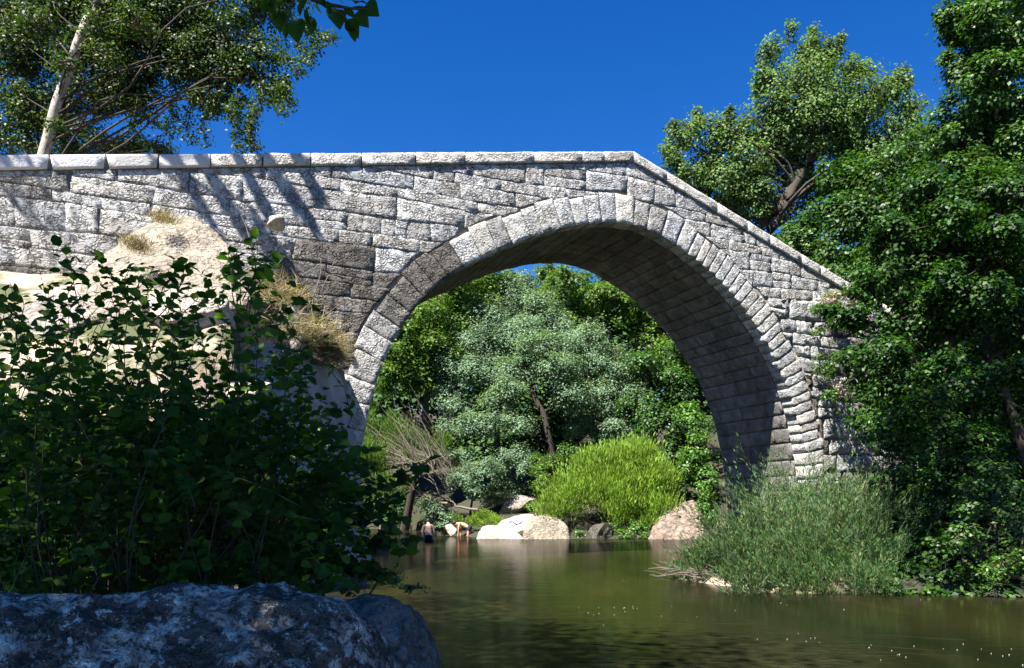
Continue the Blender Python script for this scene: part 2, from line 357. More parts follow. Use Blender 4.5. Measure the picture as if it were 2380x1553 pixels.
# voussoirs
RING = lambda l: .82+.06*math.sin(l*3.1)
jl = [0]; l = 0
lcrown = L_of_s(3.4)
while l < LEN:
    if l < lcrown*.45: d = random.uniform(.55, .8)
    elif l < lcrown*1.15: d = random.uniform(.42, .62)
    elif l < LEN-4.5: d = random.uniform(.27, .36)
    else: d = random.uniform(.32, .48)
    l += d; jl.append(min(l, LEN))
for i in range(len(jl)-1):
    l0, l1 = jl[i]+.005, jl[i+1]-.005
    if l1-l0 < .1: continue
    sl = l1 > lcrown*1.42
    ji = random.uniform(-.03, .02) if sl else random.uniform(-.01, .01)
    R = RING(l0)+(random.uniform(-.1, .08) if sl else 0)
    p0, p1 = cu(l0)+cn(l0)*ji, cu(l1)+cn(l1)*ji
    e0, e1 = cu(l0)+cn(l0)*R, cu(l1)+cn(l1)*R
    poly = [p0, p1, e1, e0]
    if area(poly) < 0: poly = poly[::-1]
    lim = []
    for q in poly: lim.append((q[0], min(q[1], zt(q[0])-.02)))
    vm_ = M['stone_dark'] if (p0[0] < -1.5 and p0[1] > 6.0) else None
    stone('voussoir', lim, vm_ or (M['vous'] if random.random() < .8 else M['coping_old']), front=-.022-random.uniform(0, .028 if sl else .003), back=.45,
          rough=.012, bevel=.016 if sl else .005, bulge=.006 if sl else .0, step=.13, edge=.018 if sl else .012)

# face stones in level courses
nst = 0
def ext_clip(poly):
    c = np.mean(np.array(poly), 0)
    # nearest extrados point
    best = min(((np.hypot(*(cu(l)+cn(l)*(RING(l)+.015)-c)), l) for l in np.linspace(0, LEN, 90)))[1]
    nb = cn(best); return clip(poly, cu(best)+nb*(RING(best)-.004), nb)
def outside(c):
    if c[0] < CU[0, 0]-.9 or c[0] > CU[-1, 0]+.9: return True
    l = min(((np.hypot(*(cu(l)-c)), l) for l in np.linspace(0, LEN, 120)))[1]
    return (c-cu(l))@cn(l) > .55
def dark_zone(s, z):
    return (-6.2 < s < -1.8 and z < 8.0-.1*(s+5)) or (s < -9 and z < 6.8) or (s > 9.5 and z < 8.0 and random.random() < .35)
def cells():
    z = -.6; row = 0
    while z < 11.8:
        hgt = random.choice((.30, .38, .44, .52, .60)) if z > 5 else random.uniform(.45, .7)
        s = -14.5+random.uniform(0, .8)
        while s < 15.5:
            wdt = random.uniform(.5, 1.9)*(1.2 if s < -3 else .85); s1 = s+wdt
            q = random.random()
            if q < .16 and hgt > .4:          # two thin stones instead of one
                hm = hgt*random.uniform(.4, .6); yield s, s1, z, hm, row; yield s, s1, z+hm, hgt-hm, row+50
            elif q < .26 and hgt > .4:
                hm = hgt*random.uniform(.4, .6); sm = s+wdt*random.uniform(.4, .6); yield s, sm, z, hgt, row; yield sm, s1, z, hm, row; yield sm, s1, z+hm, hgt-hm, row+50
            else: yield s, s1, z, hgt, row
            s = s1
        z += hgt; row += 1
if 1:
    for s0, s1, z, hgt, row in cells():
        if zt((s0+s1)/2) < z+.06: continue
        cc = np.array([(s0+s1)/2, z+hgt/2])
        if s1 < -5.5 and z < 5.4: continue
        if s0 > 13 and z < 2.5: continue
        wob = lambda x, zz: zz+.05*math.sin(x*.55+zz*1.7)+.03*math.sin(x*1.7+zz*4)+max(0, x+2)*.012*(x < 4)
        gpp = -.012+random.uniform(0, .008)
        sk = random.uniform(-.09, .07)
        poly = [(s0+gpp, wob(s0, z)+gpp), (s1-gpp, wob(s1, z)+gpp), (s1-gpp+sk, wob(s1, z+hgt)-gpp), (s0+gpp+sk, wob(s0, z+hgt)-gpp)]
        if not outside(cc) and not any(outside(np.array(q)) for q in poly): continue
        tl = np.array([.1806, -1]) if cc[0] < 3.88 else np.array([-.352, -1]); tl = tl/np.hypot(*tl)
        poly = clip(poly, np.array([3.88, 11.70]), tl)
        if s0 < 3.88 < s1: poly = clip(poly, np.array([3.88, 11.70]), np.array([-.352, -1.0])/1.06)
        if len(poly) < 3: continue
        for _ in range(3): poly = ext_clip(poly) if len(poly) > 2 else poly
        if len(poly) < 3 or area(poly) < .03: continue
        # drop coincident points
        pp = [poly[0]]
        for q in poly[1:]:
            if np.hypot(*(np.array(q)-pp[-1])) > .03: pp.append(q)
        if len(pp) < 3: continue
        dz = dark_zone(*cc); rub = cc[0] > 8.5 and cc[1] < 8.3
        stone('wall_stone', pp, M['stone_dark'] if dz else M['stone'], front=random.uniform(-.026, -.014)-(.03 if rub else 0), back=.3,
              rough=.010 if not rub else .04, bevel=.006 if not rub else .045, bulge=random.uniform(-.008, .008)+(.035 if rub else 0), step=.13, edge=.016 if not rub else .035)
        nst += 1
print('wall stones', nst)

# coping
cj = [-15.2, -13.6, -12.07, -11.17, -10.07, -8.98, -7.9, -6.6, -5.3, -4.06, -2.68, -1.33, .78, 2.2, 2.9, 3.88]
def uto_s(u):
    r = (u-CX)/F; return (r*D0)/(math.cos(TH)-r*math.sin(TH))
cj = [-16.8, -15.2, -13.7]+[uto_s(u) for u in (0-22, 115, 246, 369, 490, 610, 722, 840, 965, 1080, 1240, 1351, 1402)]+[3.88]
cr_ = [3.88]+[uto_s(u) for u in (1548, 1665, 1735, 1788, 1860, 1905, 1962, 2050)]+[17.5, 19]
TC = .31
for k, js in enumerate((cj, cr_)):
    for i in range(len(js)-1):
        s0, s1 = js[i]+.012, js[i+1]-.012
        if abs(s0-3.88) < .03: s0 = 3.884
        if abs(s1-3.88) < .03: s1 = 3.876
        zz = zt if k == 0 else (lambda s: 11.72-.352*(s-3.88))
        tilt = .03 if (k == 0 and s1 < -8) else .0
        wob = random.uniform(-.006, .006)
        poly = [(s0+tilt*2, zz(s0)+.006), (s1-tilt, zz(s1)+.006), (s1, zz(s1)+TC+wob), (s0-tilt*.0, zz(s0)+TC+wob)]
        newer = k == 0 and s1 < -7.5
        o = stone('coping_stone', poly, M['coping_new'] if newer else M['coping_old'], front=-.065-random.uniform(0, .012), back=.42,
                  rough=.003 if newer else .008, bevel=.008 if newer else .012, bulge=.0, step=.2, edge=.003 if newer else .009)

# vault lining
nsf = 0; l = 0.0
while l < LEN-.1:
    d = random.uniform(.36, .52) if l < LEN-5 else random.uniform(.42, .6); l1 = min(l+d, LEN)
    w = .5; off_ = random.uniform(0, .7)
    while w < WB-.05:
        w1 = min(w+random.uniform(.55, 1.3)*(1 if w > .5 else .4+off_), WB)
        if WB-w1 < .35: w1 = WB
        la, lb = l+.009, l1-.009; wa, wb = w+.008, w1-.008
        rr = random.uniform(-.018, .012)
        def to3(x, y, zz, la=la, lb=lb, rr=rr):      # x: along w, zz: along the arc, y: depth out of the opening
            q = cu(min(max(zz, 0), LEN)); nn_ = cn(min(max(zz, 0), LEN)); q = q+nn_*(y+rr); return (q[0], x, q[1])
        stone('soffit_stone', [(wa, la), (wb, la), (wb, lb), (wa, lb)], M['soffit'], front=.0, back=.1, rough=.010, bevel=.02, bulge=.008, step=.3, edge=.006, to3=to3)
        nsf += 1; w = w1
    l = l1
print('soffit stones', nsf)

# ------------------------------------------------------------------ rocks
def rock(name, size, mat, sub=5, cuts=16, rough=.075, seed=0, loc=(0, 0, 0), rz=0, slope=0.0, cutr=(.42, .80), scale_n=1.6):
    R = random.Random(seed); bm = bmesh.new(); bmesh.ops.create_icosphere(bm, subdivisions=sub, radius=1)
    pl = []
    for _ in range(cuts):
        d = Vector((R.gauss(0, 1), R.gauss(0, 1), R.gauss(0, .8))).normalized(); pl.append((d, R.uniform(*cutr)))
    for v in bm.verts:
        p = v.co.copy()
        for d, k in pl:
            x = p.dot(d)-k
            if x > 0: p -= d*x*.97
        nn = p.normalized()
        p += nn*(rough*noise.fractal(p*scale_n+Vector((seed*7.1, 0, 0)), .9, 2.1, 6))
        p.z += slope*p.y
        if p.z < -.8: p.z = -.8
        v.co = Vector((p.x*size[0], p.y*size[1], p.z*size[2]))
    me = bpy.data.meshes.new(name); bm.to_mesh(me); bm.free()
    o = link(name, me, mat); o.location = loc; o.rotation_euler = (0, 0, rz); return o

# foreground boulders: swept profile with the crest traced
def crest_boulder(name, crest, Yc, dback, dfront, mat, label, seed, amp=.05, x0=None):
    xs = [P(u, 0, Yc).x for u, v in crest]; zs = [P(0, v, Yc).z for u, v in crest]
    nu, nv = 260, 130; V = []
    for i in range(nu):
        x = xs[0]+(xs[-1]-xs[0])*i/(nu-1); top = float(np.interp(x, xs, zs))
        yy = Yc+.18*math.sin(x*2.2+seed)+.1*math.sin(x*5+seed)
        endf = min(1, (i+1)/18)**.5*min(1, (nu-i)/26)**.5
        for j in range(nv):
            t_ = j/(nv-1); a_ = (t_-.42)*2      # -.84..1.16, back to front
            if t_ < .42: k = t_/.42; y = yy+dback*(1-k)*endf; zz = -.5+(top+.5)*math.sin(k*math.pi/2)**.6
            else:
                k = (t_-.42)/.58; y = yy-dfront*endf*(k**.8); zz = -.5+(top+.5)*(1-k**1.7)
            p = Vector((x, y, zz)); q = p*1.4+Vector((seed*5, 0, 0))
            n1 = noise.fractal(q, .8, 2.2, 6); n2 = abs(noise.noise(p*1.1+Vector((seed, 3, 1))))
            k2 = amp*n1+amp*.9*(n2-.2)
            rdg = noise.noise(Vector((p.x*2.6+p.y*1.2, p.y*.9+p.z*.6, seed)))
            k2 += -amp*1.3*max(0, .12-abs(rdg))*6*.5
            k2 += amp*.5*noise.fractal(p*7, .7, 2.2, 4)
            low = 1 if j else 0
            V.append((p.x+.5*k2, p.y-k2*.7*low, p.z+k2*low))
    Q = [(i*nv+j, (i+1)*nv+j, (i+1)*nv+j+1, i*nv+j+1) for i in range(nu-1) for j in range(nv-1)]
    o = link(name, npmesh(name, np.array(V), np.array(Q)), mat); return tag(o, label, 'boulder')
crest_boulder('boulder', [(-900, 1420), (-500, 1380), (-100, 1362), (0, 1357), (130, 1362), (230, 1380), (330, 1390), (370, 1378), (440, 1368), (560, 1374), (610, 1364), (640, 1362), (680, 1378), (740, 1386), (790, 1402), (830, 1432), (870, 1490), (905, 1553), (930, 1650)],
              3.5, 1.3, 1.0, M['boulder'], 'huge grey foreground boulder with pale lichen patches and dark cracks', 3, .038)
crest_boulder('boulder', [(640, 1500), (700, 1440), (780, 1402), (830, 1390), (890, 1388), (935, 1406), (965, 1445), (985, 1490), (1003, 1553), (1015, 1640), (1030, 1800)],
              3.85, 1.0, .8, M['boulder2'], 'smooth blue grey boulder at the right end of the lichen boulder by the water', 9, .03)

def hull_rock(label, front, back, mat, amp=.05, seed=1, sub=3, name='rock', cat='rock', dz=0):
    """angular rock: convex hull of corner points, arrises worn, surface uneven"""
    bm = bmesh.new(); pts = [P(*p) for p in front]+[P(*p) for p in back]
    c = sum(pts, Vector())/len(pts)
    for p in pts: bm.verts.new(p-c)
    bmesh.ops.convex_hull(bm, input=bm.verts); lo = [v for v in bm.verts if not v.link_faces]; bmesh.ops.delete(bm, geom=lo, context='VERTS')
    bmesh.ops.triangulate(bm, faces=bm.faces)
    for _ in range(4):
        L = [e for e in bm.edges if e.calc_length() > .22]
        if not L or len(bm.faces) > 9000: break
        bmesh.ops.subdivide_edges(bm, edges=L, cuts=1); bmesh.ops.triangulate(bm, faces=bm.faces)
    for _ in range(3): bmesh.ops.smooth_vert(bm, verts=bm.verts, factor=.5, use_axis_x=True, use_axis_y=True, use_axis_z=True)
    for v in bm.verts:
        p = v.co+Vector((seed*7, 0, 0)); n_ = v.co.normalized()
        v.co += n_*(amp*2*noise.noise(p*.9)+amp*noise.fractal(p*2.2, .8, 2.1, 5)-amp*.8*max(0, .1-abs(noise.noise(p*1.3+Vector((0, 5, 0)))))*8)
    me = bpy.data.meshes.new(name); bm.to_mesh(me); bm.free(); o = link(name, me, mat); o.location = c+Vector((0, 0, dz)); return tag(o, label, cat)

# left abutment block: smooth shaded side face
bm = bmesh.new()
T0, T1 = P(655, 800, 15.9), P(800, 862, 19.62); B1 = P(852, 1060, 19.85); B0 = P(742, 1110, 15.7)
zt0 = T0.z
ring = [Vector((T0.x, T0.y, zt0)), Vector((T1.x, T1.y, T1.z)), Vector((B1.x+.25, B1.y+.1, -.8)), Vector((B0.x+.25, B0.y, -.8))]
left = [Vector((-9.5, 14.5, zt0)), Vector((-9.5, 17.9, T1.z)), Vector((-9.5, 18, -.8)), Vector((-9.5, 14.3, -.8))]
nu, nv = 40, 40; V = []; Q = []
for i in range(nu):
    for j in range(nv):
        a_, b_ = i/(nu-1), j/(nv-1)
        p = (ring[0]*(1-a_)+ring[1]*a_)*(1-b_)+(ring[3]*(1-a_)+ring[2]*a_)*b_
        p.x += .03*noise.noise(p*1.5)+.02*noise.noise(p*4)-(.12*max(0, 1-b_*12))
        V.append(tuple(p))
Q = [(i*nv+j, i*nv+j+1, (i+1)*nv+j+1, (i+1)*nv+j) for i in range(nu-1) for j in range(nv-1)]
k0 = len(V); V += [tuple(x) for x in ring+left]
Q += [(k0, k0+4, k0+5, k0+1), (k0+3, k0+7, k0+4, k0), (k0+1, k0+5, k0+6, k0+2)]
o = link('retaining_block', npmesh('retaining_block', np.array(V), np.array(Q)), M['block']); tag(o, 'smooth shaded grey retaining wall against the left foot of the arch', 'wall')

cream = 'cream coloured sunlit rocks on the left bank'
def R_(u, v, Y, ru, rv, rd, mat, label, seed, name='rock', cat='rock', group=None, dz=0, **kw):
    c = P(u, v, Y)
    if u < 700 and Y < 17: c.z = float(H(c.x, c.y))+.12*rv*Y/F; kw['slope'] = .3
    o = rock(name, (ru*Y/F, rd, rv*Y/F*1.25), mat, seed=seed, loc=(c.x, c.y, c.z+dz), rz=random.uniform(-.5, .5), **kw)
    return tag(o, label, cat, group)
hull_rock('large tan sloping outcrop against the ramp wall with grass on its shoulder', [(200, 640, 14.6), (225, 600, 15.2), (300, 548, 15.9), (350, 520, 16.4), (435, 497, 16.8), (472, 520, 16.7), (515, 552, 16.4), (540, 620, 15.6), (600, 700, 14.8), (300, 760, 13.6), (480, 760, 13.6), (180, 740, 13.8)], [(230, 600, 17), (440, 500, 17.5), (560, 620, 17.8), (560, 800, 17), (200, 800, 16)], M['rock_tan'], .06, 3)
hull_rock('low tan ledge left of the large sloping outcrop', [(-60, 750, 13.6), (40, 720, 14.4), (120, 700, 15), (210, 670, 15), (240, 730, 14), (100, 800, 13)], [(0, 750, 16), (200, 680, 16.2), (0, 800, 16), (220, 800, 16)], M['rock_grey'], .07, 5)
R_(430, 700, 13.6, 150, 60, 1.2, M['rock_cream'], 'wide white rock slab half hidden behind the shrub leaves', 23)
R_(300, 800, 11, 150, 55, 1.1, M['rock_cream'], 'broad pale rock seen in gaps of the shrub, below the white slab', 33)
R_(560, 780, 13, 85, 50, .9, M['rock_cream'], 'pinkish rock beside the dry grass of the abutment top', 38)
R_(480, 930, 10, 130, 60, .9, M['rock_cream'], 'bright rock spot low in the dark shrub', 41)
R_(600, 1040, 10.5, 75, 60, .8, M['rock_cream'], 'pale rock behind the lower right shrub leaves beside the wall', 44)
R_(600, 850, 14.4, 70, 50, .9, M['rock_grey'], 'brown grey rock below the dry scrub left of the retaining wall', 101)
R_(650, 930, 14.2, 50, 60, .8, M['rock_grey'], 'upright brown rock at the near end of the retaining wall', 103)
R_(570, 960, 13.6, 70, 50, .8, M['rock_grey'], 'low brown rock at the foot of the bank beside the retaining wall', 107)
R_(730, 795, 17.3, 82, 40, 1.0, M['rock_grey'], 'brown rock capping the retaining wall under dry grass', 53, dz=.1)
hull_rock('low smooth white rock sloping into the water right of the bathers', [(1100, 1262, 34.6), (1112, 1235, 35), (1130, 1220, 35.4), (1165, 1224, 35.5), (1205, 1238, 35.2), (1228, 1262, 34.6)], [(1120, 1225, 36.6), (1200, 1235, 36.6), (1110, 1262, 36.6), (1228, 1262, 36.4)], M['rock_cream'], .05, 11)
hull_rock('pale rock heap behind the white rock where the blue cloth lies', [(1140, 1240, 36.4), (1165, 1210, 37.2), (1200, 1196, 38), (1240, 1192, 38.2), (1262, 1215, 37), (1250, 1250, 36)], [(1160, 1215, 39), (1240, 1195, 39.4), (1250, 1240, 39), (1150, 1250, 38.6)], M['rock_cream'], .08, 12)
hull_rock('big rounded cream boulder on the far shore', [(1215, 1264, 34.5), (1216, 1230, 34.8), (1238, 1205, 35.2), (1268, 1198, 35.5), (1300, 1202, 35.5), (1320, 1222, 35.1), (1328, 1264, 34.6)], [(1235, 1208, 36.6), (1300, 1204, 36.6), (1325, 1250, 36.6), (1220, 1255, 36.6)], M['rock_tan'], .06, 13)
hull_rock('cracked pinkish earth bank beside the right pier', [(1508, 1262, 34.4), (1520, 1225, 34.9), (1545, 1195, 35.3), (1580, 1180, 35.6), (1612, 1165, 35.8), (1650, 1175, 35.2), (1670, 1220, 34.4), (1668, 1270, 34)], [(1530, 1200, 37), (1610, 1160, 38), (1670, 1170, 38), (1670, 1250, 37), (1510, 1255, 37)], M['earth'], .14, 14)
hull_rock('sandy shoulder of the earth bank climbing beside the leafy shrub', [(1585, 1215, 35.6), (1600, 1160, 36.6), (1625, 1140, 37), (1650, 1150, 36.6), (1655, 1210, 35.6)], [(1600, 1160, 38), (1640, 1145, 38.4), (1650, 1210, 38)], M['rock_tan'], .1, 15)
R_(1398, 1235, 35.4, 48, 28, .8, M['rock_dark'], 'dark wet boulder at the waterline below the bright green bush', 71, dz=-.1)
R_(1052, 1232, 37.8, 22, 13, .5, M['rock_cream'], 'small tan rock between the two bathers', 73)
R_(885, 1258, 28, 40, 18, .6, M['rock_cream'], 'pale rock in the water behind the shrub tip', 77, dz=-.1)
R_(1200, 1175, 41, 60, 22, 1.4, M['rock_grey'], 'brown shaded rock slope between grey shrub and bright bush', 83)
R_(640, 515, 18.35, 30, 22, .3, M['rock_cream'], 'rounded tan stone lodged in the shadowed wall face', 87, sub=3)
R_(985, 1492, 5.6, 14, 10, .08, M['rock_cream'], 'small tan stone in the water beside the boulder', 91, sub=3, dz=0)

# ------------------------------------------------------------------ foliage
def rdir(n):
    d = rng.normal(size=(n, 3)); return d/np.linalg.norm(d, axis=1, keepdims=True)
def unit(v): return v/np.maximum(np.linalg.norm(v, axis=1, keepdims=True), 1e-6)
def leaves_mesh(name, base, axis, nrm, L, Wd, fine=False, cup=.15):
    n = len(base); side = unit(np.cross(axis, nrm)); up = np.cross(side, axis)
    L = L[:, None]; Wd = Wd[:, None]
    if not fine:
        V = np.stack([base, base+axis*L*.5+side*Wd*.5+up*Wd*cup, base+axis*L, base+axis*L*.5-side*Wd*.5+up*Wd*cup], 1).reshape(-1, 3)
        return npmesh(name, V, np.arange(4*n).reshape(n, 4))
    fr = [(.0, .0), (.22, .42), (.55, .5), (.85, .25)]; cols = []
    mid = [base, base+axis*L*.35-up*L*.02, base+axis*L*.7-up*L*.05, base+axis*L-up*L*.12]
    l_ = [base+axis*L*.22+side*Wd*.42+up*Wd*cup, base+axis*L*.6+side*Wd*.46+up*Wd*cup-up*L*.03, base+axis*L*.88+side*Wd*.2-up*L*.06]
    r_ = [base+axis*L*.22-side*Wd*.42+up*Wd*cup, base+axis*L*.6-side*Wd*.46+up*Wd*cup-up*L*.03, base+axis*L*.88-side*Wd*.2-up*L*.06]
    V = np.stack(mid+l_+r_, 1).reshape(-1, 3)
    q = np.array([[0, 4, 5, 1], [1, 5, 6, 2], [0, 1, 8, 7], [1, 2, 9, 8]]); tq = np.array([[2, 6, 3, 3], [2, 3, 9, 9]])
    q = np.array([[0, 1, 5, 4], [1, 2, 6, 5], [0, 7, 8, 1], [1, 8, 9, 2], [2, 3, 6, 2], [2, 9, 3, 2]])
    tri = []
    for a_ in q[:4]: tri += [[a_[0], a_[1], a_[2]], [a_[0], a_[2], a_[3]]]
    tri += [[2, 3, 6], [2, 9, 3]]
    tri = np.array(tri); idx = (np.arange(n)[:, None, None]*10+tri[None]).reshape(-1, 3)
    return npmesh(name, V, idx)

def scatter(lobes, k, ll, lw, up=.5, coh=.55, sub=9, axis_mode='rand', subr=.36, shell=.5, keep=None, droop=0.0, ragged=.25):
    """leaf positions on clumps spread over each lobe; lobes = [(centre, (rx, ry, rz))]"""
    B, A, Nn = [], [], []
    for c, r in lobes:
        c = np.array(c); r = np.array(r); rm = float(np.cbrt(np.prod(r)))
        n = int(k*math.pi*r[0]*r[2]/(ll*lw*.5))
        ns = max(8, int(2.0*sub*max(1, (r[0]*r[2])**.4)))
        d = rdir(ns); d[:, 2] = d[:, 2]*.9+.1; d = unit(d)
        rad = rng.uniform(.35, .85, (ns, 1))+rng.uniform(0, ragged, (ns, 1))**2*3
        sc = c+d*r*rad; sr = rng.uniform(.55, 1.35, (ns, 1))*subr*rm*1.15*np.ones((1, 3)); sr[:, 2] *= .75
        w = (sr[:, 0]**2); pick = rng.choice(ns, n, p=w/w.sum())
        dd = rdir(n); rr = rng.uniform(shell*.3, 1.0, (n, 1))**.6
        rr += (rng.random((n, 1)) < .25)*rng.uniform(0, .8, (n, 1))
        p = sc[pick]+dd*sr[pick]*rr
        out = unit((dd*.6+unit(p-c)*.6)); nr = unit(out*coh+np.array([0, 0, up])+rdir(n)*(1-coh)*.9)
        if axis_mode == 'rand': ax = unit(np.cross(nr, rdir(n)))
        elif axis_mode == 'up': ax = unit(out*.5+np.array([0, 0, 1.0])+rdir(n)*.35); nr = unit(np.cross(ax, rdir(n)))
        elif axis_mode == 'out': ax = unit(out+np.array([0, 0, -.15-droop])+rdir(n)*.45); nr = unit(np.cross(ax, rdir(n))+np.array([0, 0, .3]))
        ax = ax-np.array([0, 0, droop]); ax = unit(ax)
        if keep is not None:
            msk = keep(p); p, ax, nr = p[msk], ax[msk], nr[msk]
        B.append(p); A.append(ax); Nn.append(nr)
    return np.concatenate(B), np.concatenate(A), np.concatenate(Nn)

TOT = [0]; DENS = 2.1
def foliage(name, parent, lobes, mat, k=2.5, ll=.1, lw=.07, fine=False, **kw):
    k *= DENS
    b, a, n = scatter(lobes, k, ll, lw, **kw); b = in_parent(b, parent)
    L = ll*rng.uniform(.65, 1.3, len(b)); Wd = lw*rng.uniform(.7, 1.25, len(b)); TOT[0] += len(b)
    o = link(name, leaves_mesh(name, b, a, n, L, Wd, fine), mat, parent, smooth=False); o['kind'] = 'stuff'
    return o
def tube_np(paths, sides=6):
    V = []; Q = []; k0 = 0
    for pts, rad in paths:
        pts = [Vector(p) for p in pts]; n = len(pts)
        for i, p in enumerate(pts):
            d = (pts[min(i+1, n-1)]-pts[max(i-1, 0)]).normalized()
            a_ = d.cross(Vector((0, 0, 1)) if abs(d.z) < .9 else Vector((1, 0, 0))).normalized(); b_ = d.cross(a_)
            for j in range(sides):
                an = 2*math.pi*j/sides; q = p+(a_*math.cos(an)+b_*math.sin(an))*rad[i]; V.append(tuple(q))
            if i:
                for j in range(sides):
                    x, y = k0+(i-1)*sides+j, k0+(i-1)*sides+(j+1) % sides; Q.append((x, y, y+sides, x+sides))
        k0 += n*sides
    return np.array(V), np.array(Q)
def tube(name, paths, mat, parent=None, sides=7):
    V, Q = tube_np(paths, sides); return link(name, npmesh(name, in_parent(V, parent), Q), mat, parent)
def bent(a_, b_, n=7, wob=.06, r0=.1, r1=.03, sag=0, R=random):
    a_, b_ = Vector(a_), Vector(b_); L = (b_-a_).length; pts = []; o1 = Vector((R.gauss(0, 1), R.gauss(0, 1), R.gauss(0, .6)))*L*wob
    o2 = Vector((R.gauss(0, 1), R.gauss(0, 1), R.gauss(0, .6)))*L*wob*.5
    for i in range(n):
        t_ = i/(n-1); p = a_.lerp(b_, t_)+o1*math.sin(t_*math.pi)+o2*math.sin(t_*2*math.pi)+Vector((0, 0, sag*L*math.sin(t_*math.pi)))
        pts.append(p)
    return pts, [r0+(r1-r0)*i/(n-1) for i in range(n)]
def lob(spec):
    out = []
    for s in spec:
        u, v, Y, ru, rv = s[:5]; rd = s[5] if len(s) > 5 else (ru+rv)/2*Y/F
        out.append((P(u, v, Y), (ru*Y/F, rd, rv*Y/F)))
    return out
def tree(name, label, cat, trunk, r0, r1, lobes, leaf, bark, group=None, ntw=7, limbs=True, tw_r=.012, **kw):
    """trunk: world points from the ground up"""
    root = empty(name, trunk[0]); tag(root, label, cat, group)
    tp = [Vector(p) for p in trunk]; n = len(tp)
    # resample trunk
    pts = []; 
    for i in range(n-1):
        for j in range(4): pts.append(tp[i].lerp(tp[i+1], j/4))
    pts.append(tp[-1]); m_ = len(pts)
    pts = [p+Vector((noise.noise(p*.7), noise.noise(p*.7+Vector((9, 0, 0))), 0))*r0*.6*(1 if 0 < i < m_-1 else 0) for i, p in enumerate(pts)]
    rad = [r0+(r1-r0)*i/(m_-1) for i in range(m_)]; rad[0] *= 1.3
    tube('trunk', [(pts, rad)], bark, root, 10)
    tw = []
    for c, r in lobes:
        c = Vector(c)
        if limbs:
            cand = [((abs((c.z-q.z)-.75*math.hypot(c.x-q.x, c.y-q.y))+.25*(q-c).length), i) for i, q in enumerate(pts) if i > m_*.25]
            i = min(cand)[1]; st = pts[i]; rr = min(rad[i]*.4, .015+.010*(c-st).length)
            if (c-st).length > .3:
                br = bent(st, c, 8, .08, rr, rr*.35, .05)
                if bark is M['bark_pale']: br = (br[0], [q*.6 for q in br[1]])
                tube('branch', [br], M['bark_dark'] if bark is M['bark_pale'] else bark, root, 6)
        for _ in range(ntw):
            d = Vector(rdir(1)[0]); d.z = d.z*.7+.25
            e = c+Vector((d.x*r[0], d.y*r[1], d.z*r[2]))*random.uniform(.7, 1.0)
            tw.append(bent(c, e, 5, .1, tw_r*1.8, tw_r*.5, .03))
    if tw: tube('twig', tw, M['twig'] if bark is not M['bark_pale'] else M['dead'], root, 4)['kind'] = 'stuff'
    foliage('crown', root, lobes, leaf, **kw)
    return root
def gp(x, y): return Vector((x, y, float(H(x, y))-.1))

# --- tree with the pale leaning trunk, behind the left ramp
Yl = 24.0
Yl = 22.5
tr = [gp(-14.7, 22.3), P(70, 600, Yl), P(100, 365, Yl), P(135, 240, Yl), P(180, 110, Yl), P(240, -20, Yl), P(300, -190, Yl)]
lb = lob([(40, 30, 24, 110, 90), (150, -30, 25, 130, 100), (300, 40, 25, 120, 95), (420, 60, 24, 105, 85), (530, 90, 23.5, 90, 75), (605, 130, 23, 62, 60),
          (560, 190, 23, 80, 55), (430, 180, 24, 80, 55), (290, 170, 25, 85, 50), (640, 205, 23, 38, 36), (490, -60, 24, 130, 70), (640, -10, 23, 90, 55), (30, 170, 25, 70, 80), (20, 300, 26, 90, 60),
          (170, 310, 26, 80, 50), (270, 335, 26, 80, 32), (370, 345, 25, 45, 22), (250, 245, 25, 60, 28), (350, 110, 26, 90, 60), (120, 120, 26, 80, 60), (200, 230, 26.5, 80, 60), (90, 240, 26.5, 60, 60), (320, 240, 26, 60, 40), (220, 60, 26.5, 110, 80), (480, 130, 25, 80, 50), (60, 345, 26, 70, 26), (160, 350, 26, 70, 22), (280, 355, 25, 70, 16), (400, 20, 26, 120, 60), (590, 40, 24, 80, 50), (440, 110, 23.4, 70, 50), (510, 180, 23.4, 60, 50), (480, 240, 23.6, 50, 40), (210, 140, 23.2, 60, 60), (270, 220, 23.4, 60, 50), (330, 170, 23.4, 60, 50), (40, 100, 23.4, 60, 90), (150, 20, 23.2, 60, 40), (60, 260, 23.5, 50, 60), (340, 60, 23.3, 70, 50)])
lb = [(P(CX+c.x/c.y*F, HY-(c.z-EYE)/c.y*F, min(max(c.y, 23.7), 24.0)), (r[0], r[1]*.7, r[2])) for c, r in lb]
tr1 = tree('alder_tree', 'tall loose tree with pale leaning trunk rising behind the left ramp', 'tree', tr, .19, .10, lb+lob([(215, 60, 21.9, 40, 36), (150, 150, 21.8, 34, 26), (250, 130, 21.9, 40, 34), (90, 60, 21.9, 50, 40), (130, 290, 21.9, 26, 22), (320, 60, 22, 50, 40)]), M['L_tl'], M['bark_pale'],
           ll=.11, lw=.065, k=1.45, sub=16, subr=.38, ragged=.35, up=.4, ntw=14, tw_r=.014)
sp = []
for (u0, v0, u1, v1) in [(600, 190, 575, 345), (560, 215, 545, 300), (640, 210, 660, 262), (500, 200, 480, 335), (610, 180, 596, 350), (430, 210, 445, 330), (400, 220, 392, 320), (540, 240, 560, 356), (660, 180, 672, 240), (700, 60, 775, 90), (690, 40, 740, 115), (680, 90, 720, 145),
                         (280, 230, 410, 305), (320, 220, 330, 330), (650, 130, 700, 170), (590, 240, 590, 345)]:
    sp.append(bent(P(u0, v0, 23.4), P(u1, v1, 23), 9, .07, .02, .006))
tube('hanging_twig', sp, M['twig'], tr1, 4)['kind'] = 'stuff'
sprlob = []
for pts, _ in sp:
    for p in pts[1:]: sprlob.append((p, (.22, .22, .20)))
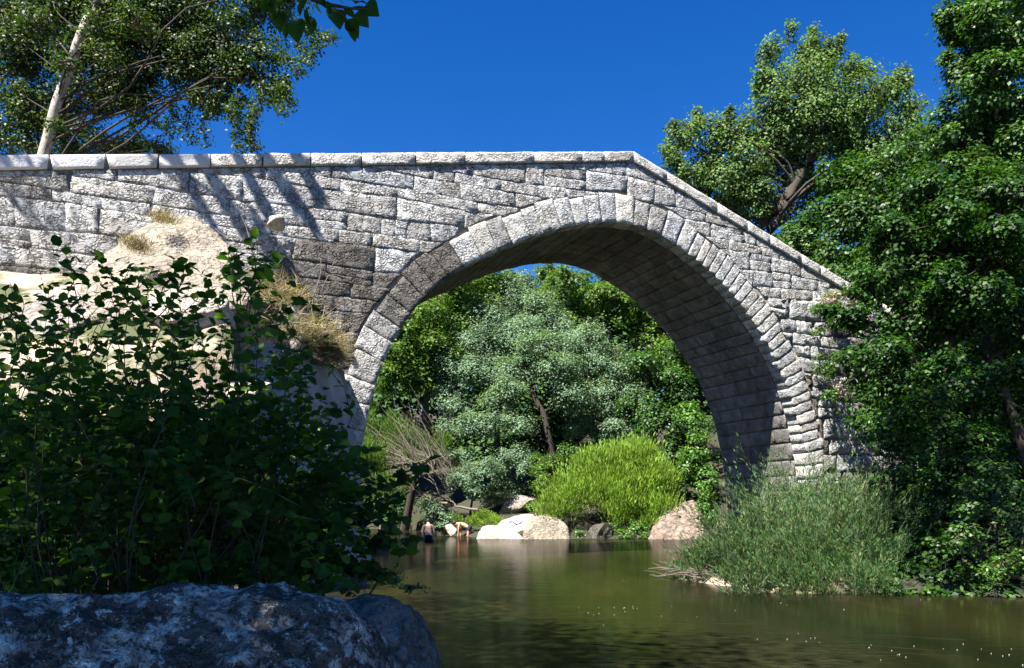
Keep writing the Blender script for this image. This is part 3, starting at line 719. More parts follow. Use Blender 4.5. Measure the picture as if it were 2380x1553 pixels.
foliage('hanging_spray', tr1, sprlob, M['L_tl'], k=.5, ll=.11, lw=.06, sub=4, subr=.6, ragged=.2)

# --- poplar behind the right ramp
Yp = 34
tr = [gp(11.5, 35), P(1745, 640, Yp), P(1790, 530, Yp), P(1830, 455, Yp), P(1885, 380, Yp), P(1890, 260, Yp), P(1880, 130, Yp)]
lb = lob([(1860, 210, 34, 85, 80), (1935, 240, 34, 80, 95), (1800, 270, 34, 60, 75), (1880, 320, 34, 105, 70), (1880, 120, 34, 30, 45), (1925, 130, 34, 30, 45), (1790, 130, 34, 22, 48), (1780, 195, 34, 32, 45), (1975, 160, 34, 28, 40), (2015, 165, 34, 20, 36),
          (2060, 240, 34, 45, 75), (2085, 190, 34, 22, 40), (2090, 310, 34, 60, 60), (2020, 350, 34, 60, 60), (1585, 320, 34, 42, 55), (1560, 365, 34, 34, 30), (1600, 400, 34, 55, 45), (1625, 285, 34, 14, 32), (1680, 310, 34, 40, 55), (1695, 265, 34, 16, 32), (1680, 410, 34, 55, 55),
          (1740, 380, 34, 55, 60), (1750, 470, 34, 55, 45), (1690, 470, 35, 40, 40), (2120, 260, 34, 28, 36), (1960, 420, 35, 60, 40), (1620, 440, 35, 50, 40), (1700, 500, 35.5, 60, 50), (1790, 520, 35.5, 50, 50), (1850, 400, 35, 60, 50), (1800, 350, 35, 70, 60), (1730, 430, 35, 60, 60), (1830, 590, 36, 50, 40), (1990, 290, 34, 60, 60), (2040, 420, 34.5, 60, 60), (1950, 330, 35, 70, 60), (1835, 80, 34, 12, 34), (1890, 80, 34, 10, 30), (1952, 100, 34, 12, 34), (2110, 190, 34, 12, 34), (1760, 210, 34, 14, 30), (1620, 270, 34, 10, 26), (1560, 300, 34, 14, 30), (1720, 540, 36, 50, 40), (1780, 590, 36, 50, 40), (1850, 640, 36.5, 50, 40), (1900, 590, 36, 50, 40), (1820, 470, 35.5, 50, 50), (1890, 440, 35.5, 50, 50), (1650, 360, 34.5, 50, 45), (1730, 320, 34.5, 40, 45)])
tree('poplar_tree', 'big sunlit tree with glinting leaves behind the descending parapet', 'tree', tr, .3, .12, lb, M['L_poplar'], M['bark_dark'],
     ll=.14, lw=.11, k=1.9, sub=9, subr=.40, up=.35, ntw=8, tw_r=.018)
# --- trees behind the right end of the bridge
tr = [gp(17, 32), P(2040, 760, 31), P(2050, 600, 31), P(2060, 450, 31)]
lb = lob([(1990, 500, 31, 85, 70), (1930, 590, 31, 75, 55), (2060, 430, 31, 85, 80), (2080, 560, 31, 110, 90), (1985, 650, 30, 80, 60), (2130, 680, 30, 120, 100), (1870, 560, 32, 50, 40), (1850, 600, 32, 40, 24), (1840, 560, 33, 50, 40), (1900, 500, 32, 60, 50), (1960, 420, 32, 60, 60), (2020, 520, 31, 80, 70), (2140, 480, 30, 80, 80), (2120, 370, 31, 60, 60), (2160, 340, 31, 40, 60), (1790, 580, 34, 40, 30), (2040, 620, 30, 80, 60)])
tree('broadleaf_tree', 'mid green tree filling the gap beyond the low right end of the parapet', 'tree', tr, .25, .1, lb, M['L_mid'], M['bark_dark'], ll=.16, lw=.12, k=2.6, sub=8)
# --- right bank, near
tr = [gp(13.2, 20), P(2310, 900, 20), P(2300, 500, 20), P(2310, 100, 20), P(2320, -150, 20)]
lb = lob([(2330, -40, 20, 130, 100), (2250, 60, 20, 60, 70), (2215, 40, 20, 22, 60), (2330, 100, 20, 90, 90), (2240, 170, 20, 62, 60), (2370, 250, 20, 90, 90), (2240, 270, 20, 70, 60), (2300, 180, 19, 70, 70), (2300, 60, 19, 60, 70), (2320, 420, 19, 70, 60), (2390, 350, 19, 70, 80), (2250, 390, 19, 60, 50), (2200, 330, 20, 60, 45), (2300, 340, 20, 80, 70), (2420, 60, 20, 90, 140), (2190, 30, 20, 12, 36), (2200, 130, 20, 14, 26)])
tree('tall_tree', 'tall dark tree reaching out of the top right corner', 'tree', tr, .28, .12, lb, M['L_mid'], M['bark_dark'], ll=.11, lw=.08, k=2.6, sub=10, subr=.33)
tr = [gp(11.5, 17.5), P(2200, 1150, 18), P(2200, 850, 18), P(2210, 600, 18), P(2220, 450, 18)]
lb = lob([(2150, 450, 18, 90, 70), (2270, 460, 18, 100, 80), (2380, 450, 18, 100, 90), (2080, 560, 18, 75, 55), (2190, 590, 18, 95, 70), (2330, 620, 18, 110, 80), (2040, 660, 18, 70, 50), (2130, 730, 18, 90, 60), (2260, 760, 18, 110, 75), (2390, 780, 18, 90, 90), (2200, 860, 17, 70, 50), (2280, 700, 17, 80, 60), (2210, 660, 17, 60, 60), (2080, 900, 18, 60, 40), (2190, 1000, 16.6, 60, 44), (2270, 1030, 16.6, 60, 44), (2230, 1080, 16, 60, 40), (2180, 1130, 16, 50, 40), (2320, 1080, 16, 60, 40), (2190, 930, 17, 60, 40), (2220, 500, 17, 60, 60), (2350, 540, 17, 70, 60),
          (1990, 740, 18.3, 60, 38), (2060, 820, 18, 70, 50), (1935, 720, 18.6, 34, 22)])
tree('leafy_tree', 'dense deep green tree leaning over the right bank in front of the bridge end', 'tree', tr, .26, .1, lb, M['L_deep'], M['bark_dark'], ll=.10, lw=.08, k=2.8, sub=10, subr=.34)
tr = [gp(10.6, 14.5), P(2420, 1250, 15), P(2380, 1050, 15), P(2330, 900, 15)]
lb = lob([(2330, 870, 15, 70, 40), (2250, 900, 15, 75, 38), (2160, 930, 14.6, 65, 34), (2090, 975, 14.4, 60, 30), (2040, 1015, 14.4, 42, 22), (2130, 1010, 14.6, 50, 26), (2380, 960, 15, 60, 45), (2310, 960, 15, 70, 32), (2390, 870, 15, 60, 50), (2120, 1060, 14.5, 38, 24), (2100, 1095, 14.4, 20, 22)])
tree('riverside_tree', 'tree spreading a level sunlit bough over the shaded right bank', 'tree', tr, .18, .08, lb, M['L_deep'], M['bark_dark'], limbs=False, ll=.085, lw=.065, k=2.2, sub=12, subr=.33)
tr = [gp(9.9, 13.6), P(2290, 1300, 14), P(2260, 1240, 13.6), P(2240, 1180, 13.4)]
lb = lob([(2310, 1100, 14, 50, 50), (2330, 1200, 14, 50, 50), (2260, 1130, 13.6, 30, 28), (2250, 1185, 13.5, 40, 32), (2235, 1240, 13.4, 45, 28), (2180, 1260, 13.3, 36, 12), (2210, 1262, 13.3, 32, 20)])
tree('sapling', 'small bright leaved sapling lit in front of the dark bank', 'tree', tr, .05, .03, lb, M['L_mid'], M['bark_dark'], ll=.075, lw=.06, k=1.5, sub=16, subr=.34)
lb = lob([(2330, 1310, 13.2, 36, 22), (2300, 1330, 13, 26, 26), (2370, 1290, 13.3, 30, 20)])
tree('bush', 'small pale leaved bush above the water at the right edge', 'bush', [gp(9.1, 13.4), P(2340, 1330, 13.3)], .04, .02, lb, M['L_weed'], M['bark_dark'], ll=.06, lw=.045, k=1.3, sub=16)
lb = lob([(2350+du, v, 22, 120, 90) for du in (-120, 20, 150) for v in (400, 520, 640, 760, 880, 1000)]+[(2110, v, 21.5, 90, 80) for v in (640, 760, 880, 980)]+[(2300, 300, 22, 90, 90), (2420, 260, 22, 90, 90), (2010, 860, 24, 60, 70), (2030, 960, 24, 60, 60)])
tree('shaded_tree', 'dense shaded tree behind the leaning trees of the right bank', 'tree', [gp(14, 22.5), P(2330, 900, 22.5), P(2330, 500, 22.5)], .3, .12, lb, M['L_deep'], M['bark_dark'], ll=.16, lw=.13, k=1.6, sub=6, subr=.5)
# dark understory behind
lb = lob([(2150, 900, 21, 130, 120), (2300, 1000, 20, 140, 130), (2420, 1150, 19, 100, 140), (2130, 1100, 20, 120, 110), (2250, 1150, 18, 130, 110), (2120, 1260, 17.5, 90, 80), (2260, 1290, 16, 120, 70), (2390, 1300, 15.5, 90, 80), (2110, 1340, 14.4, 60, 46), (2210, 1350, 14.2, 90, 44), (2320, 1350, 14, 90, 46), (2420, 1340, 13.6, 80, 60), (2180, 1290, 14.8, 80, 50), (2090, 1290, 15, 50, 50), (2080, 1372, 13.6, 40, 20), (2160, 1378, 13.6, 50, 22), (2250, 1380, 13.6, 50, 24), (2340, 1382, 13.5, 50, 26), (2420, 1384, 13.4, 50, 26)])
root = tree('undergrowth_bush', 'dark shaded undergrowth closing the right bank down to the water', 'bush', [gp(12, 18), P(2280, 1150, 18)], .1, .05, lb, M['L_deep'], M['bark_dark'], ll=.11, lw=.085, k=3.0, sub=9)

# --- through the arch
Ya = 44
tr = [gp(-6.5, 46), P(985, 1000, Ya), P(1000, 800, Ya), P(1020, 700, Ya)]
lb = lob([(1060, 650, 45, 75, 50), (980, 730, 44, 80, 60), (930, 800, 43, 60, 60), (1010, 820, 44, 75, 50), (1110, 600, 46, 60, 30), (900, 880, 43, 45, 50), (1140, 660, 47, 60, 50), (960, 880, 44, 60, 50), (1090, 740, 46, 70, 60), (1160, 610, 48, 36, 22), (830, 800, 45, 80, 120)])
tree('lime_green_tree', 'yellow green tree just inside the left curve of the arch', 'tree', tr, .25, .1, lb, M['L_lime'], M['bark_dark'], ll=.17, lw=.13, k=2.4, sub=6)
tr = [gp(-1, 46), P(1160, 1120, 46), P(1150, 900, 46), P(1180, 720, 46)]
lb = lob([(1190, 690, 47, 65, 48), (1140, 740, 46, 70, 48), (1255, 720, 46, 60, 55), (1110, 800, 45, 65, 48), (1190, 790, 45, 75, 50), (1080, 870, 44, 60, 45), (1150, 880, 44, 60, 45), (1060, 940, 44, 45, 50), (1210, 655, 49, 45, 28), (1280, 760, 45.5, 60, 50), (1330, 800, 45, 50, 45), (1230, 760, 45, 60, 45), (1130, 850, 44.5, 50, 45), (1060, 990, 44, 40, 40), (1040, 900, 44.5, 40, 40)])
tree('silver_willow', 'tall grey green feathery tree standing in the middle of the arch view', 'tree', tr, .25, .1, lb, M['L_grey'], M['bark_dark'], ll=.19, lw=.07, k=2.3, sub=9, axis_mode='rand', up=.6, subr=.42)
tr = [gp(2.3, 43), P(1295, 1110, 42), P(1262, 960, 42), P(1225, 890, 42), P(1215, 830, 42)]
lb = lob([(1255, 800, 42, 60, 36), (1210, 850, 42, 50, 36), (1290, 850, 41.5, 60, 40), (1180, 900, 41, 40, 32), (1120, 985, 41, 62, 36), (1195, 985, 41, 55, 32), (1320, 920, 42, 52, 45), (1160, 940, 41.5, 45, 26)])
tree('grey_green_tree', 'rounded grey green tree with forked dark trunk in front of the taller feathery one', 'tree', tr, .2, .1, lb, M['L_grey'], M['bark_dark'], ll=.13, lw=.08, k=2.3, sub=11, up=.7, subr=.4)
tr = [gp(4.8, 45), P(1400, 1120, 44), P(1380, 960, 44), P(1370, 880, 44), P(1365, 820, 44)]
lb = lob([(1365, 800, 44, 60, 44), (1330, 860, 44, 45, 36), (1420, 850, 44, 60, 44), (1390, 930, 43.5, 60, 44), (1450, 920, 44, 52, 48), (1350, 990, 43, 44, 34), (1430, 1000, 43, 45, 32)])
tree('olive_tree', 'darker grey green tree right of the forked one, in arch shade', 'tree', tr, .2, .1, lb, M['L_grey'], M['bark_dark'], ll=.13, lw=.08, k=2.2, sub=11, subr=.4)
tr = [gp(8.6, 47), P(1440, 1000, 46), P(1430, 830, 46), P(1412, 765, 46), P(1395, 705, 46)]
lb = lob([(1370, 690, 46, 60, 38), (1320, 655, 46, 50, 36), (1420, 745, 46, 50, 26), (1360, 745, 47, 55, 38), (1275, 630, 48, 30, 24), (1500, 790, 47, 50, 50), (1560, 830, 47, 60, 60), (1480, 720, 47, 30, 40), (1530, 760, 47, 40, 50), (1300, 700, 48, 60, 44), (1430, 700, 46, 50, 44)])
tree('oak_tree', 'leafy tree with a dark forked trunk against the sky under the vault', 'tree', tr, .22, .1, lb, M['L_lime'], M['bark_dark'], ll=.17, lw=.14, k=2.2, sub=8)
tr = [gp(8.5, 40), P(1530, 1100, 40), P(1510, 950, 40), P(1500, 850, 40)]
lb = lob([(1500, 850, 40, 60, 44), (1560, 900, 40, 55, 50), (1480, 950, 40, 55, 50), (1545, 990, 39, 60, 50), (1480, 1040, 40, 50, 40), (1590, 820, 41, 70, 50), (1600, 1000, 40, 60, 60), (1420, 1050, 42, 55, 40), (1340, 1060, 43, 60, 36), (1560, 1050, 38.5, 50, 36), (1610, 1060, 38, 40, 30), (1590, 1120, 36.8, 36, 30), (1500, 1040, 39, 50, 30)])
tree('shaded_tree', 'dark green tree behind the right half of the bright bush', 'tree', tr, .2, .1, lb, M['L_mid'], M['bark_dark'], ll=.15, lw=.11, k=2.2, sub=7)
lb = lob([(1600, 960, 36, 35, 40), (1625, 1030, 35.5, 35, 40), (1640, 1110, 35, 30, 45), (1600, 1080, 35.5, 30, 35), (1640, 1180, 34.2, 22, 40)])
tree('leafy_shrub', 'bright broadleaf shrub hugging the inner right pier', 'bush', [gp(9.6, 36), P(1640, 1120, 35.6), P(1620, 1000, 35.6)], .08, .04, lb, M['L_weed'], M['bark_dark'], ll=.14, lw=.10, k=1.9, sub=9)
# broom-like bush
lb = lob([(1420, 1120, 37, 110, 62, 2), (1330, 1150, 36.6, 75, 48, 1.6), (1500, 1110, 37, 80, 60, 1.8), (1290, 1185, 36.2, 45, 28, 1.1), (1450, 1175, 36.2, 90, 40, 1.4), (1545, 1160, 36.2, 50, 45, 1.2), (1390, 1070, 37.6, 60, 30, 1.3), (1470, 1060, 37.6, 60, 36, 1.4), (1500, 1215, 35.8, 40, 22, .7)])
tree('broom_bush', 'large rounded bright yellow green bush on the far shore', 'bush', [gp(4.6, 37.4), P(1420, 1150, 37.3)], .12, .06, lb, M['L_broom'], M['bark_dark'], ll=.24, lw=.055, k=2.6, sub=9, axis_mode='up', subr=.38)
lb = lob([(1280, 1090, 38.5, 42, 36), (1250, 1075, 39, 25, 22), (1265, 1130, 38, 30, 32)])
tree('green_bush', 'small darker green bush at the left shoulder of the bright bush', 'bush', [gp(2.1, 38.8), P(1275, 1100, 38.6)], .08, .04, lb, M['L_lime'], M['bark_dark'], ll=.12, lw=.06, k=2.4, sub=9)
lb = lob([(1130, 1090, 40, 45, 32), (1075, 1105, 40, 40, 36), (1105, 1140, 39.6, 28, 26), (1060, 1060, 41, 36, 30), (1180, 1060, 41, 46, 34), (1220, 1080, 41, 40, 36), (1170, 1130, 41.5, 50, 28), (1220, 1145, 42, 40, 26), (1140, 1160, 41, 36, 18)])
tree('blue_green_bush', 'blue grey feathery bush under the middle trees', 'bush', [gp(-2.3, 40.3), P(1105, 1110, 40.2)], .07, .04, lb, M['L_grey'], M['bark_dark'], ll=.13, lw=.06, k=2.2, sub=9)
lb = lob([(1020, 1185, 38.9, 36, 24), (990, 1170, 39.3, 28, 18), (1035, 1215, 38.6, 22, 18), (1005, 1205, 39, 24, 16)])
tree('pale_bush', 'low pale grey green bush above the standing bather', 'bush', [gp(-3.5, 39.3), P(1015, 1200, 39.1)], .06, .03, lb, M['L_grey'], M['bark_dark'], ll=.11, lw=.06, k=2.2, sub=9)
lb = lob([(1130, 1200, 38.6, 32, 14), (1100, 1215, 38.3, 30, 14), (1150, 1215, 37.6, 25, 12), (1060, 1210, 38.8, 20, 14)])
tree('low_green_plant', 'fresh green low plants behind the bending bather', 'plant', [gp(-1.2, 38.8), P(1120, 1210, 38.8)], .03, .02, lb, M['L_broom'], M['bark_dark'], ll=.12, lw=.04, k=2.0, sub=9, axis_mode='up')
lb = lob([(900, 1010, 40, 50, 60), (950, 1050, 40, 60, 45), (880, 1080, 38, 45, 30), (1010, 1040, 40.5, 40, 40), (850, 930, 41, 40, 50), (900, 1140, 37, 60, 40), (820, 1050, 38, 60, 80)])
tree('grassy_bush', 'light green grassy bush with dead stems beside the left foot of the arch', 'bush', [gp(-7.2, 41.5), P(900, 1080, 40.5)], .08, .04, lb, M['L_lime'], M['dead'], ll=.26, lw=.035, k=1.6, sub=8, axis_mode='up')
# dark low overhang on the left shore behind the arch foot
lb = lob([(830, 1185, 36, 40, 22), (880, 1180, 47, 50, 32), (940, 1180, 47.5, 50, 32), (910, 1205, 47, 70, 14), (960, 1200, 48, 40, 16), (800, 1150, 38, 60, 60)])
tree('overhanging_bush', 'dark bush trailing over the water on the far left shore', 'bush', [gp(-9.8, 47), P(880, 1180, 47)], .1, .05, lb, M['L_deep'], M['bark_dark'], ll=.13, lw=.09, k=2.4, sub=8)
lb = lob([(1345, 1243, 35.2, 22, 12), (1450, 1240, 35.2, 26, 16), (1480, 1225, 35.5, 26, 20), (1500, 1245, 35, 16, 10), (1420, 1222, 35.8, 30, 14), (1240, 1180, 38.5, 24, 14)])
tree('low_green_plant', 'low weeds and shoots under the bright bush along the far waterline', 'plant', [gp(4.9, 35.9), P(1460, 1235, 35.6)], .03, .02, lb, M['L_weed'], M['bark_dark'], ll=.11, lw=.05, k=1.5, sub=14)
# dead brush
root = empty('dead_shrub', gp(-4.3, 40.2)); tag(root, 'bare grey dead shrub leaning left in front of the grassy bush', 'dead shrub')
pts_ = []
for k in range(42):
    u0, v0 = random.uniform(1000, 1060), random.uniform(1060, 1140)
    ang = random.gauss(-.55, .33); L = random.uniform(60, 210)
    u1, v1 = u0+math.sin(ang)*L, v0-math.cos(ang)*L
    pts_.append(bent(P(u0, v0, 38.6+random.uniform(-.3, .6)), P(u1, v1, 38.8+random.uniform(-1, 1)), 6, .08, random.uniform(.008, .02), .004))
tube('dead_branch', pts_, M['dead'], root, 4)['kind'] = 'stuff'
root = empty('dead_shrub', gp(-6.6, 39.4)); tag(root, 'low bleached dead brush sprawling at the foot of the grassy slope', 'dead shrub')
pts_ = []
for k in range(70):
    u0, v0 = random.uniform(930, 1010), random.uniform(1060, 1110)
    ang = random.gauss(-.9, .45); L = random.uniform(40, 170)
    pts_.append(bent(P(u0, v0, 37.6+random.uniform(-.3, .6)), P(u0+math.sin(ang)*L, v0-math.cos(ang)*L, 38+random.uniform(-1, 1)), 6, .1, random.uniform(.008, .028), .004))
tube('dead_branch', pts_, M['dead'], root, 4)['kind'] = 'stuff'
for i, (pa, lab) in enumerate([([(940, 1128), (975, 1142), (1000, 1158), (1040, 1170)], 'bare bleached branch lying over the bank above the standing bather'),
                               ([(985, 1110), (1020, 1150), (1060, 1178), (1110, 1185)], 'crooked dead branch below the blue grey bush')]):
    q = [P(u, v, 38.6) for u, v in pa]; pp = []
    for j in range(len(q)-1): pp += bent(q[j], q[j+1], 4, .08)[0][:-1]
    pp.append(q[-1]); o = tube('fallen_branch', [(pp, list(np.linspace(.02, .07, len(pp))))]+[bent(pp[k], pp[k]+Vector((-.4, 0, .5)), 4, .1, .025, .01) for k in (2, 5)], M['dead']); tag(o, lab, 'branch')
# far wood closing the view
lb = []
for u in range(560, 1760, 60):
    top = 640+(abs(u-1230)*.10 if u < 1230 else 0)+(1410 < u < 1460)*60-(u > 1470)*30
    if 1200 < u < 1260: top = 680
    for v in range(int(top)+40, 1180, 75):
        lb.append((u+random.uniform(-20, 20), v+random.uniform(-20, 20), 56+random.uniform(-3, 5), 70, 60))
o = foliage('far_wood', None, lob(lb), M['L_far'], k=2.3, ll=.46, lw=.32, sub=3, subr=.6)
tag(o, 'distant wood filling the valley behind the trees seen through the arch', 'wood', kind='stuff')
# wood right of / behind the bridge
lb = [(u, v, 44+random.uniform(-2, 3), 90, 80) for u in range(1760, 2600, 110) for v in range(640, 1160, 110)]
o = foliage('far_wood', None, lob(lb), M['L_far'], k=1.2, ll=.38, lw=.30, sub=3, subr=.6)
tag(o, 'dark wood behind the right end of the bridge', 'wood', kind='stuff')

# --- willow scrub on the gravel spit
def spray_bush(name, label, base, spec, mat, nst_, leaf_n, ll, lw, lean=(0, 0), cat='bush'):
    """many fine upright stems, narrow leaves along each"""
    root = empty(name, base); tag(root, label, cat); st_ = []; B, A = [], []
    for (u, v, Y, du, hh, n) in spec:
        for _ in range(n):
            x = P(u+random.uniform(-du, du), 0, Y).x; y = Y+random.uniform(-.6, .6); b0 = Vector((x, y, float(H(x, y))))
            topz = P(0, v, y).z
            hg = (topz-b0.z)*random.choice((random.uniform(.45, .95), random.uniform(.7, 1.25)))*hh*(1+.25*noise.noise(Vector((x*1.3, y*1.3, 5))))
            if hg < .1: hg = .15
            tip = b0+Vector((random.gauss(lean[0], .45)*hg, random.gauss(lean[1], .3)*hg, hg))
            pts, rad = bent(b0, tip, 7, .06, .010, .003, 0); 
            c_ = [p+Vector((0, 0, 0)) for p in pts]
            if random.random() < .35: st_.append((pts, rad))
            t_ = rng.uniform(.12, 1, leaf_n); arr = np.array([tuple(p) for p in pts]); idx = t_*(len(pts)-1)
            b_ = np.stack([np.interp(idx, np.arange(len(pts)), arr[:, i]) for i in range(3)], 1)
            d = unit(np.array([tuple((tip-b0).normalized())])*np.ones((leaf_n, 1))+rdir(leaf_n)*.55)
            b_ += rdir(leaf_n)*.05; B.append(b_); A.append(d)
    b_ = np.concatenate(B); a_ = np.concatenate(A); n = len(b_); TOT[0] += n
    tube('stem', st_, M['twig'], root, 4)['kind'] = 'stuff'
    o = link('foliage', leaves_mesh('foliage', in_parent(b_, root), a_, unit(np.cross(a_, rdir(n))+np.array([0, 0, .2])), ll*rng.uniform(.6, 1.3, n), lw*rng.uniform(.7, 1.2, n)), mat, root, smooth=False); o['kind'] = 'stuff'
    return root
spray_bush('willow_scrub', 'tall green riverside scrub covering the foot of the right pier', gp(8.2, 20), [(1900, 1085, 20, 110, 1, 230), (1820, 1130, 19, 90, 1, 170), (1990, 1110, 19.5, 80, 1, 160), (1740, 1190, 18.6, 60, 1, 110), (1960, 1160, 17.6, 110, 1, 180)], M['L_willow'], 0, 56, .14, .022)
spray_bush('willow_scrub', 'low grey green scrub leaning over the water on the gravel spit', gp(5.2, 14.6), [(1800, 1250, 15.4, 130, 1, 300), (1950, 1240, 14.8, 110, 1, 280), (1700, 1270, 16.2, 90, 1, 180), (1880, 1300, 14.1, 170, 1, 240), (1640, 1310, 16.2, 60, 1, 60)], M['L_willow'], 0, 50, .11, .020, lean=(-.35, -.25))
# bleached drift twigs at the tip of the spit
root = empty('driftwood', gp(3.6, 16.3)); tag(root, 'bleached driftwood twigs at the left tip of the gravel spit', 'driftwood')
pts_ = []
for k in range(60):
    a0 = P(random.uniform(1590, 1700), 0, 16.2); a0.y = random.uniform(15.4, 16.6); a0.z = random.uniform(.05, .25)
    pts_.append(bent(a0, a0+Vector((random.uniform(-.9, -.1), random.uniform(-.4, .2), random.uniform(-.1, .35))), 5, .1, random.uniform(.006, .018), .003))
tube('drift_twig', pts_, M['dead'], root, 4)['kind'] = 'stuff'

# --- plants on the bridge end
lb = lob([(1900, 720, 25.0, 34, 16), (1950, 745, 24.6, 40, 20), (1905, 770, 25.0, 16, 10), (1930, 690, 25.6, 26, 16)])
tree('ivy_plant', 'green weeds rooted in the wall joints at the right end of the parapet', 'plant', [P(1950, 760, 25.3), P(1930, 735, 25.1)], .02, .01, lb, M['L_weed'], M['twig'], ll=.11, lw=.06, k=1.1, sub=14)
lb = lob([(1915, 865, 25.2, 26, 26), (1950, 830, 25, 30, 22), (1930, 920, 25.2, 24, 20), (1905, 830, 25.2, 16, 14)])
tree('wall_plant', 'yellowish weeds clinging to the rubble right of the arch ring', 'plant', [P(1950, 890, 25.5), P(1930, 870, 25.4)], .02, .01, lb, M['L_weed'], M['twig'], ll=.10, lw=.05, k=.9, sub=14)
lb = lob([(1945, 690, 25.3, 26, 18), (1985, 700, 25, 22, 14), (1960, 900, 25.1, 30, 24), (1925, 640+60, 25.5, 20, 12)])
tree('dried_flower_plant', 'pinkish dried flower heads hanging over the rubble wall', 'plant', [P(1980, 760, 25.4), P(1960, 720, 25.3)], .02, .01, lb, M['L_pink'], M['twig'], ll=.06, lw=.045, k=.8, sub=20)

# --- dry grass tufts, soil coloured
def tuft(label, u, v, Y, wpx, hpx, n, mat='L_dry', spread=.6, hang=0.0, dep=.4):
    B = np.zeros((n, 3)); c = P(u, v, Y); s = Y/F
    B[:, 0] = c.x+rng.normal(0, wpx*s*.45, n); B[:, 1] = c.y+rng.normal(0, dep*.5, n); B[:, 2] = c.z+rng.normal(0, hpx*s*.2, n)
    A = rng.normal(0, spread, (n, 3)); A[:, 2] = rng.uniform(.4, 1.1, n)-hang; A = unit(A)
    o = link('dry_grass', leaves_mesh('dry_grass', B, A, unit(np.cross(A, rdir(n))), hpx*s*rng.uniform(.4, 1.1, n), np.full(n, .012)), M[mat], smooth=False)
    tag(o, label, 'dry grass', kind='stuff')
tuft('tuft of straw coloured grass on top of the large cream rock', 378, 510, 15.6, 34, 22, 700)
tuft('tuft of yellow green grass low on the large cream rock', 318, 575, 14.4, 34, 30, 700)
tuft('mat of dry brown grass spilling over the retaining wall top', 735, 785, 16.6, 60, 60, 1500, hang=.5, dep=1.8)
tuft('dry grass beside the arch foot at the wall corner', 772, 825, 17.8, 20, 50, 1200, mat='L_dry', hang=.7, dep=.6)
tuft('dry scrub grass on the slope above the retaining wall', 660, 690, 16.3, 50, 50, 1200, hang=.2, dep=1)

# --- tree overhead: shades the foreground, one branch dips into the picture
tr = [gp(-6.5, -3.5), Vector((-6.2, -2.6, 3)), Vector((-5.6, -1.2, 6)), Vector((-5.2, .2, 8.6)), Vector((-5, 1, 10.5))]
def ov(p):      # keep the crown above the picture
    u = CX+F*p[:, 0]/np.maximum(p[:, 1], .2); v = HY-F*(p[:, 2]-EYE)/np.maximum(p[:, 1], .2)
    return (p[:, 1] < .3) | (v < -30) | (u < -60)
lb = [(Vector(c), r) for c, r in [((-4.4, -.5, 8.2), (2.2, 1.7, .8)), ((-5.8, -1.2, 9.2), (2.4, 2.0, .9)), ((-5.5, .6, 9.4), (2.6, 2.2, 1.3)), ((-3.2, 1.4, 8.4), (2.0, 1.8, 1.0)), ((-7.6, 2.6, 9.0), (2.2, 2.2, 1.2)), ((-5.2, 3.6, 10.2), (2.4, 2.0, 1.1)), ((-8.4, -.6, 8.6), (2.2, 2.0, 1.3)), ((-3.6, -1.6, 8.4), (2.0, 2.0, 1.1)), ((-6.8, -3.0, 9.0), (2.2, 2, 1.2)),
                                     ((-1.8, 2.6, 7.2), (1.5, 1.3, .7)), ((-9.5, 4.6, 9.6), (2.2, 2.2, 1.2)), ((-6.6, 5.8, 11.0), (2.2, 2.0, 1.1)), ((-6, 1.5, 12), (2.8, 2.6, 1.2))]]
ot = tree('overhanging_tree', 'tree above the viewpoint whose dark leafy branch hangs into the top of the picture', 'tree', tr, .28, .14, lb, M['L_shrub'], M['bark_dark'], ll=.15, lw=.12, k=1.35, sub=8, subr=.5, keep=ov)
# the visible branch
Yb = 4.3
brp = [Vector((-1.8, 2.6, 7.2)), P(560, -420, 3.6), P(640, -120, 4.0), P(690, -20, 4.2), P(770, 12, 4.3), P(850, 20, 4.3)]
pp = []
for j in range(len(brp)-1): pp += bent(brp[j], brp[j+1], 5, .03)[0][:-1]
pp.append(brp[-1]); tube('branch', [(pp, list(np.linspace(.035, .004, len(pp))))]+[bent(P(690, -20, 4.2), P(665, 60, 4.25), 5, .06, .006, .003), bent(P(770, 12, 4.3), P(820, 62, 4.3), 5, .06, .005, .003)], M['twig'], ot, 6)
def leafshape(name):
    """ovate leaf with a pointed tip, folded at the midrib, local x along the leaf, unit length"""
    bm = bmesh.new(); prof = [(0, .02), (.1, .16), (.25, .29), (.45, .36), (.65, .31), (.82, .18), (.94, .07), (1.0, 0)]
    mid = []; lf = []; rt = []
    for x, w in prof:
        zc = -.18*x*x; mid.append(bm.verts.new((x, 0, zc))); lf.append(bm.verts.new((x, w, zc+w*.22))); rt.append(bm.verts.new((x, -w, zc+w*.22)))
    for i in range(len(prof)-1):
        bm.faces.new((mid[i], mid[i+1], lf[i+1], lf[i])); bm.faces.new((rt[i], rt[i+1], mid[i+1], mid[i]))
    me = bpy.data.meshes.new(name); bm.to_mesh(me); bm.free(); me.materials.append(M['L_shrub'])
    return me
LEAF = leafshape('leaf')
def leaf_obj(parent, p, ax, nr, L, wf=1.0):
    o = bpy.data.objects.new('leaf', LEAF); COL.objects.link(o); o.parent = parent
    ax = Vector(ax).normalized(); nr = Vector(nr); nr = (nr-ax*nr.dot(ax)).normalized(); s = nr.cross(ax)
    mt = Matrix((ax, s, nr)).transposed().to_4x4(); mt.translation = Vector(p)-Vector(parent.location)
    o.matrix_local = mt @ Matrix.Diagonal((L, L*wf, L, 1)); return o
